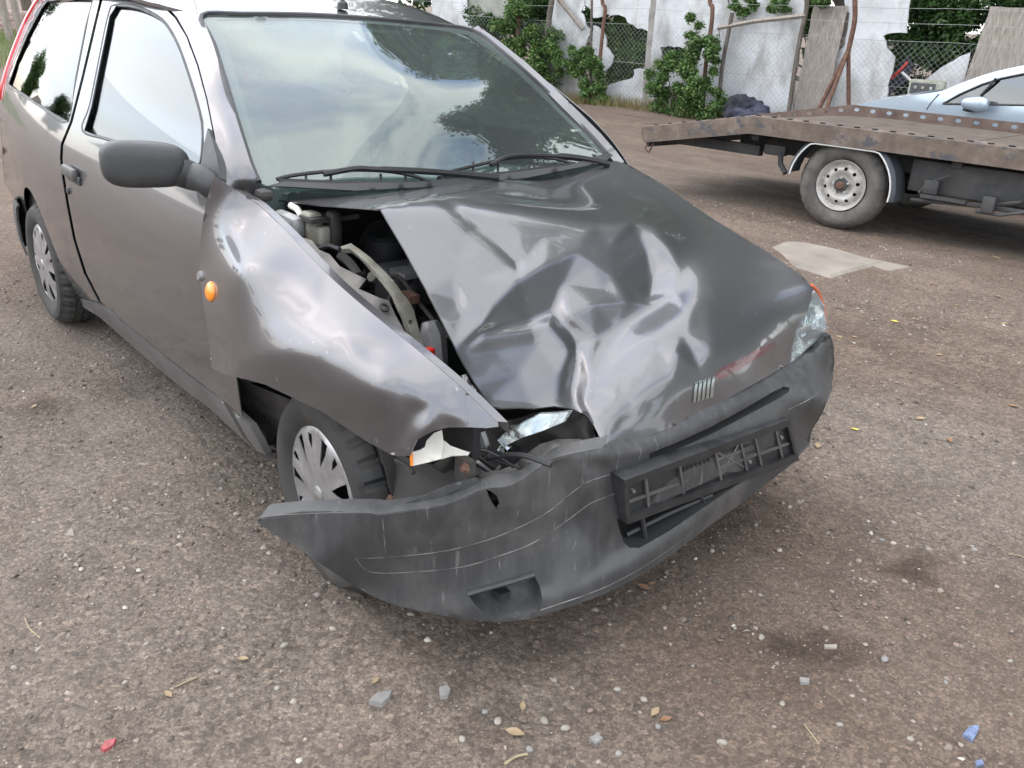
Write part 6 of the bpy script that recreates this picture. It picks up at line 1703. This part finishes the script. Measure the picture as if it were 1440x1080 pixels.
def stone_mat(name, stops):
    m = mat(name, (.2, .2, .2), .85); t, l = m.node_tree, m.node_tree.links
    g = nn(m, 'ShaderNodeNewGeometry'); r_ = nn(m, 'ShaderNodeValToRGB'); e = r_.color_ramp.elements
    while len(e) < len(stops): e.new(.5)
    for i, (p_, c_) in enumerate(stops): e[i].position = p_; e[i].color = (*c_, 1)
    l.new(g.outputs['Random Per Island'], r_.inputs['Fac']); l.new(r_.outputs[0], t.nodes['Principled BSDF'].inputs['Base Color']); return m
M['gravel'] = stone_mat('gravel_stone', [(0, (.07, .058, .048)), (.35, (.13, .104, .084)), (.65, (.19, .162, .138)), (.88, (.25, .22, .19)), (.97, (.33, .29, .24)), (1, (.46, .43, .38))])
r0 = np.random.default_rng(77)
N = 190000
Q = np.stack([r0.uniform(-3.6, 3.0, N), r0.uniform(-3.2, 4.4, N)], 1)
pat = .5 + .5 * np.sin(Q[:, 0] * 1.7 + 1.3 * np.sin(Q[:, 1] * 1.1)) * np.sin(Q[:, 1] * 1.9 + Q[:, 0] * .6) + .35 * np.sin(Q[:, 0] * 4.1 - Q[:, 1] * 3.3)
keep = (r0.random(N) < np.clip(.35 + .6 * pat, .2, 1)) & (np.hypot(Q[:, 0] - CAM[0], Q[:, 1] - CAM[1]) > .3)
Q = Q[keep]
R = .0014 + .0085 * r0.random(len(Q)) ** 12 + .0014 * r0.random(len(Q))
o = stone_mesh('gravel', Q, R, M['gravel'], 5); tag(o, 'loose fine gravel spread over the dirt yard', 'gravel', kind='stuff')

# countable bits on the ground ---------------------------------------------
def gp_(px, py): 
    P = on(px, py, z=0.0)
    for _ in range(5): P = on(px, py, z=float(gz(P[0], P[1])))
    return P
M['stone_pale'] = noise_col(mat('pale_stone', (.4, .37, .33), .8), [(.3, (.20, .18, .155)), (.7, (.31, .285, .25))], scale=30, coord='Object')
M['stone_grey'] = noise_col(mat('grey_stone', (.2, .2, .2), .8), [(.3, (.15, .145, .14)), (.7, (.26, .25, .24))], scale=30)
M['stone_brown'] = noise_col(mat('brown_stone', (.2, .15, .12), .8), [(.3, (.17, .12, .10)), (.7, (.27, .20, .17))], scale=30)
def pebble_shape(r_, flat, seed):
    r0 = random.Random(seed); bm_ = bmesh.new(); bmesh.ops.create_icosphere(bm_, subdivisions=2, radius=1)
    cuts = [(Vector((r0.gauss(0, 1), r0.gauss(0, 1), r0.gauss(0, .7))).normalized(), r0.uniform(.62, .92)) for _ in range(7)]
    for v in bm_.verts:
        for n, d in cuts:
            k = v.co.dot(n) - d
            if k > 0: v.co -= n * k * .85
    V = [(v.co.x * r_, v.co.y * r_ * .75, v.co.z * r_ * flat) for v in bm_.verts]; bm_.verts.index_update(); F = [tuple(v.index for v in f.verts) for f in bm_.faces]; bm_.free()
    return V, F
def pebble(px, py, r_, m, seed, label, group=None, flat=.55, name='stone'):
    P = gp_(px, py); V, F = pebble_shape(r_, flat, seed)
    rz_ = rot_z(seed * 1.7)
    V = [rz_ @ np.array(v) + np.array([P[0], P[1], P[2] + r_ * flat * .30]) for v in V]
    o = mk(name, V, F, m); return tag(o, label, 'stone', group)
small = [(400, 908, .011), (311, 688, .010), (221, 707, .008), (145, 663, .007), (390, 968, .009), (285, 846, .008), (1001, 775, .011), (1240, 760, .010), (1069, 838, .009), (1305, 773, .011), (1370, 774, .013), (1167, 661, .008), (1170, 833, .010), (1244, 928, .013),
         (1345, 908, .010), (1070, 897, .012), (1055, 833, .008), (1300, 895, .008), (1015, 1045, .013), (925, 1022, .009), (868, 970, .010), (650, 1040, .010), (580, 920, .008), (480, 1050, .009), (206, 906, .008), (130, 850, .007), (57, 830, .007), (20, 940, .010), (176, 960, .008), (95, 985, .009),
         (700, 1015, .012), (682, 1002, .010), (765, 1015, .013), (795, 1025, .012), (745, 1055, .011), (830, 1000, .009), (905, 985, .011), (870, 1060, .010), (985, 1005, .009), (1100, 990, .009), (1180, 1020, .010), (1215, 985, .008), (1280, 1040, .010), (1330, 960, .008), (1420, 930, .009), (1210, 700, .008)]
for k, (a, b, r_) in enumerate(small):
    c = ('pale', 'grey', 'brown')[(k * 7) % 3 if k % 4 else 0]
    where = ('on the bare dirt left of the torn bumper tip' if a < 360 and b < 900 else 'near the straw stalks and red scrap' if a < 420 else 'in the pebble cluster round the pale tan leaf' if a < 960 and b > 950 else
             'below the fog lamp recess' if a < 960 else 'right of the bumper beside the dark stain' if b < 880 else 'between the dark stain and the blue scrap' if a > 1150 else 'right of the rusty orange leaf')
    pebble(a, b, r_, M['stone_' + c], k + 1, 'small %s pebble %s' % (c, where), 'loose pebbles')
def chip(name, poly, m, label, cat, th=.008, tilt=0.0):
    P = np.array([gp_(*q) for q in poly]); c = P.mean(0); n = len(P)
    T_ = P + np.array([0, 0, th]); T_[:, 2] += tilt * (P[:, 0] - c[0]); T_ = c + (T_ - c) * np.array([.93, .93, 1])
    B = P.copy(); B[:, 2] -= .002
    return tag(mk(name, np.vstack([B, T_]), [tuple(range(n, 2 * n))] + [(i, (i + 1) % n, n + (i + 1) % n, n + i) for i in range(n)], m, auto=20), label, cat)
chip('stone_chip', [(518, 990), (530, 979), (552, 975), (548, 985), (537, 995)], M['stone_grey'], 'flat grey stone chip in front of the fog lamp recess', 'stone', .012)
chip('stone_chip', [(617, 970), (628, 965), (634, 972), (630, 982), (619, 983)], M['stone_grey'], 'small pale grey flat chip right of the large flat chip', 'stone', .008)
chip('stone_chip', [(92, 755), (102, 743), (105, 756)], M['stone_pale'], 'triangular white chip on the bare dirt beside the front wheel', 'stone', .006)
chip('stone_chip', [(1158, 908), (1177, 908), (1177, 913), (1159, 913)], M['stone_pale'], 'thin white strip chip on the dirt by the dark stain', 'stone', .005)
chip('stone_chip', [(828, 1040), (840, 1033), (848, 1040), (838, 1048)], M['stone_grey'], 'blue grey flat chip near the bottom edge', 'stone', .006)
chip('stone_chip', [(1123, 955), (1138, 957), (1138, 964), (1125, 963)], M['stone_grey'], 'dark flat chip between pebbles and the dark stain', 'stone', .008)
M['red_scrap'] = noise_col(mat('red_scrap', (.3, .06, .06), .6), [(.35, (.16, .05, .045)), (.65, (.36, .07, .08))], scale=60)
M['blue_scrap'] = noise_col(mat('blue_scrap', (.12, .16, .28), .5), [(.35, (.09, .11, .17)), (.65, (.17, .23, .38))], scale=60)
chip('plastic_scrap', [(141, 1054), (150, 1043), (164, 1040), (160, 1050), (146, 1058)], M['red_scrap'], 'red plastic scrap near the lower edge of the yard', 'scrap', .006)
chip('plastic_scrap', [(1352, 1036), (1362, 1024), (1377, 1022), (1374, 1034), (1366, 1046)], M['blue_scrap'], 'blue plastic scrap on the gravel, larger piece', 'scrap', .008)
chip('plastic_scrap', [(1371, 1072), (1380, 1070), (1384, 1078), (1372, 1079)], M['blue_scrap'], 'small blue plastic scrap at the bottom edge', 'scrap', .006)
M['card'] = noise_col(mat('grey_fibreboard', (.24, .21, .18), .9), [(.3, (.17, .15, .125)), (.7, (.27, .24, .205))], scale=4, detail=9, bump=.2)
chip('fibre_board', [(1085, 348), (1105, 341), (1130, 342), (1180, 353), (1241, 371), (1168, 391), (1120, 377)], M['card'], 'flat grey fibreboard sheet lying on the dirt beyond the bonnet', 'board', .014)
chip('fibre_board', [(1195, 362), (1216, 363), (1280, 376), (1253, 382), (1240, 379)], M['card'], 'smaller grey board piece poking out under the fibreboard sheet', 'board', .007)
# leaves
M['leaf_tan'] = noise_col(mat('dry_leaf', (.45, .33, .15), .8), [(.3, (.22, .155, .085)), (.7, (.34, .26, .165))], scale=40)
M['leaf_brown'] = noise_col(mat('brown_leaf', (.30, .15, .08), .8), [(.3, (.18, .095, .05)), (.7, (.30, .18, .11))], scale=40)
M['leaf_yellow'] = noise_col(mat('yellow_leaf', (.65, .50, .06), .7), [(.3, (.58, .44, .06)), (.7, (.72, .58, .12))], scale=40)
def leaf(px, py, L, rz_, m, label, group=None, curl=.3):
    P = gp_(px, py); V = []; L = L * .82
    pr = [(-.5, .0), (-.38, .10), (-.2, .20), (0, .25), (.2, .19), (.38, .09), (.5, 0)]
    for a, w in pr:
        for s_ in (-1, 0, 1): V.append(np.array([a * L, s_ * w * L, .004 + L * curl * (abs(s_) * w * 1.1 + a * a * .6)]))
    F = [(i * 3 + k, i * 3 + k + 1, (i + 1) * 3 + k + 1, (i + 1) * 3 + k) for i in range(6) for k in range(2)]
    V += [np.array([-.5 * L, 0, .006]), np.array([-.72 * L, .03 * L, .003]), np.array([-.72 * L, .06 * L, .003]), np.array([-.5 * L, .03 * L, .006])]; F.append((21, 22, 23, 24))
    R_ = rot_z(rz_); V = [R_ @ v + P for v in V]
    return tag(mk('fallen_leaf', V, F, m, thick=.0012), label, 'leaf', group)
leaf(342, 928, .034, .9, M['leaf_tan'], 'upright curled tan leaf on bare dirt below the bumper tip'); leaf(237, 978, .034, .2, M['leaf_tan'], 'flat tan leaf on bare dirt left of the curled leaf')
leaf(528, 959, .032, 1.9, M['leaf_tan'], 'orange tan leaf beside the flat grey stone chip'); leaf(905, 827, .045, .3, M['leaf_brown'], 'brown leaf lying close under the bumper lip')
leaf(917, 822, .025, 1.2, M['leaf_brown'], 'small brown leaf touching the brown leaf under the bumper'); leaf(724, 1032, .055, .6, M['leaf_tan'], 'pale tan leaf among pebbles at the bottom centre')
leaf(735, 995, .036, 2.4, M['leaf_tan'], 'narrow tan leaf above the pale leaf among pebbles'); leaf(921, 1003, .042, 1.8, M['leaf_tan'], 'light tan leaf next to a rusty orange leaf'); leaf(936, 1013, .036, 1.2, M['leaf_brown'], 'rusty orange leaf next to a light tan leaf')
leaf(1258, 453, .05, .1, M['leaf_yellow'], 'bright yellow leaf on the dirt beyond the headlamp'); leaf(1213, 441, .03, 1.0, M['leaf_tan'], 'small yellowish leaf left of the bright yellow leaf')
leaf(1202, 605, .035, .4, M['leaf_yellow'], 'yellow leaf on gravel right of the bumper corner'); leaf(1180, 475, .05, .1, M['leaf_tan'], 'pale curled leaf next to the headlamp'); leaf(1202, 475, .04, .4, M['leaf_tan'], 'pale leaf, second from the headlamp')
for k, (a, b, L) in enumerate(((1404, 418, .05), (1412, 456, .06), (1400, 363, .09), (1372, 360, .04), (1150, 628, .06), (1230, 330, .05), (1060, 300, .04), (1030, 280, .04), (1320, 500, .04), (1335, 620, .05), (1150, 320, .04), (960, 250, .05), (1085, 262, .05), (1294, 590, .06), (48, 573, .04), (1425, 572, .05), (1290, 450, .03), (1345, 430, .035), (1310, 400, .04))):
    leaf(a, b, L, k * 1.3, M['leaf_tan'] if k % 3 else M['leaf_brown'], 'small dry %s leaf %s' % ('tan' if k % 3 else 'brown', 'near the flatbed truck wheel and fibreboard' if b < 340 else 'lying left of the car door' if a < 200 else 'on the brown dirt right of the headlamp' if b < 520 else 'on the pale gravel right of the bumper corner'), 'scattered dry leaves')
M['straw'] = noise_col(mat('straw', (.42, .34, .2), .8), [(.3, (.22, .175, .11)), (.7, (.36, .30, .20))], scale=30)
def twig(L, r_, label):
    P = [gp_(*q) + np.array([0, 0, r_ * 1.2]) for q in catmull(L, 4)]
    return tag(MB().tube(P, r_, 5).build('twig', M['straw']), label, 'twig')
twig([(35, 870), (42, 885), (57, 898)], .0018, 'thin curved straw stalk on bare dirt at the yard edge'); twig([(247, 967), (262, 960), (277, 953)], .002, 'short straw stalk just above the flat tan leaf')
twig([(1131, 1020), (1140, 1032), (1152, 1048)], .002, 'thin straw stalk on gravel below the dark stain'); twig([(710, 1076), (725, 1066), (742, 1062)], .003, 'curved brown twig at the bottom centre edge'); twig([(1418, 780), (1428, 781), (1440, 785)], .002, 'fine straw stalk by the right edge of the yard')
twig([(1130, 360), (1145, 364), (1158, 366)], .004, 'short twig lying on the fibreboard sheet')
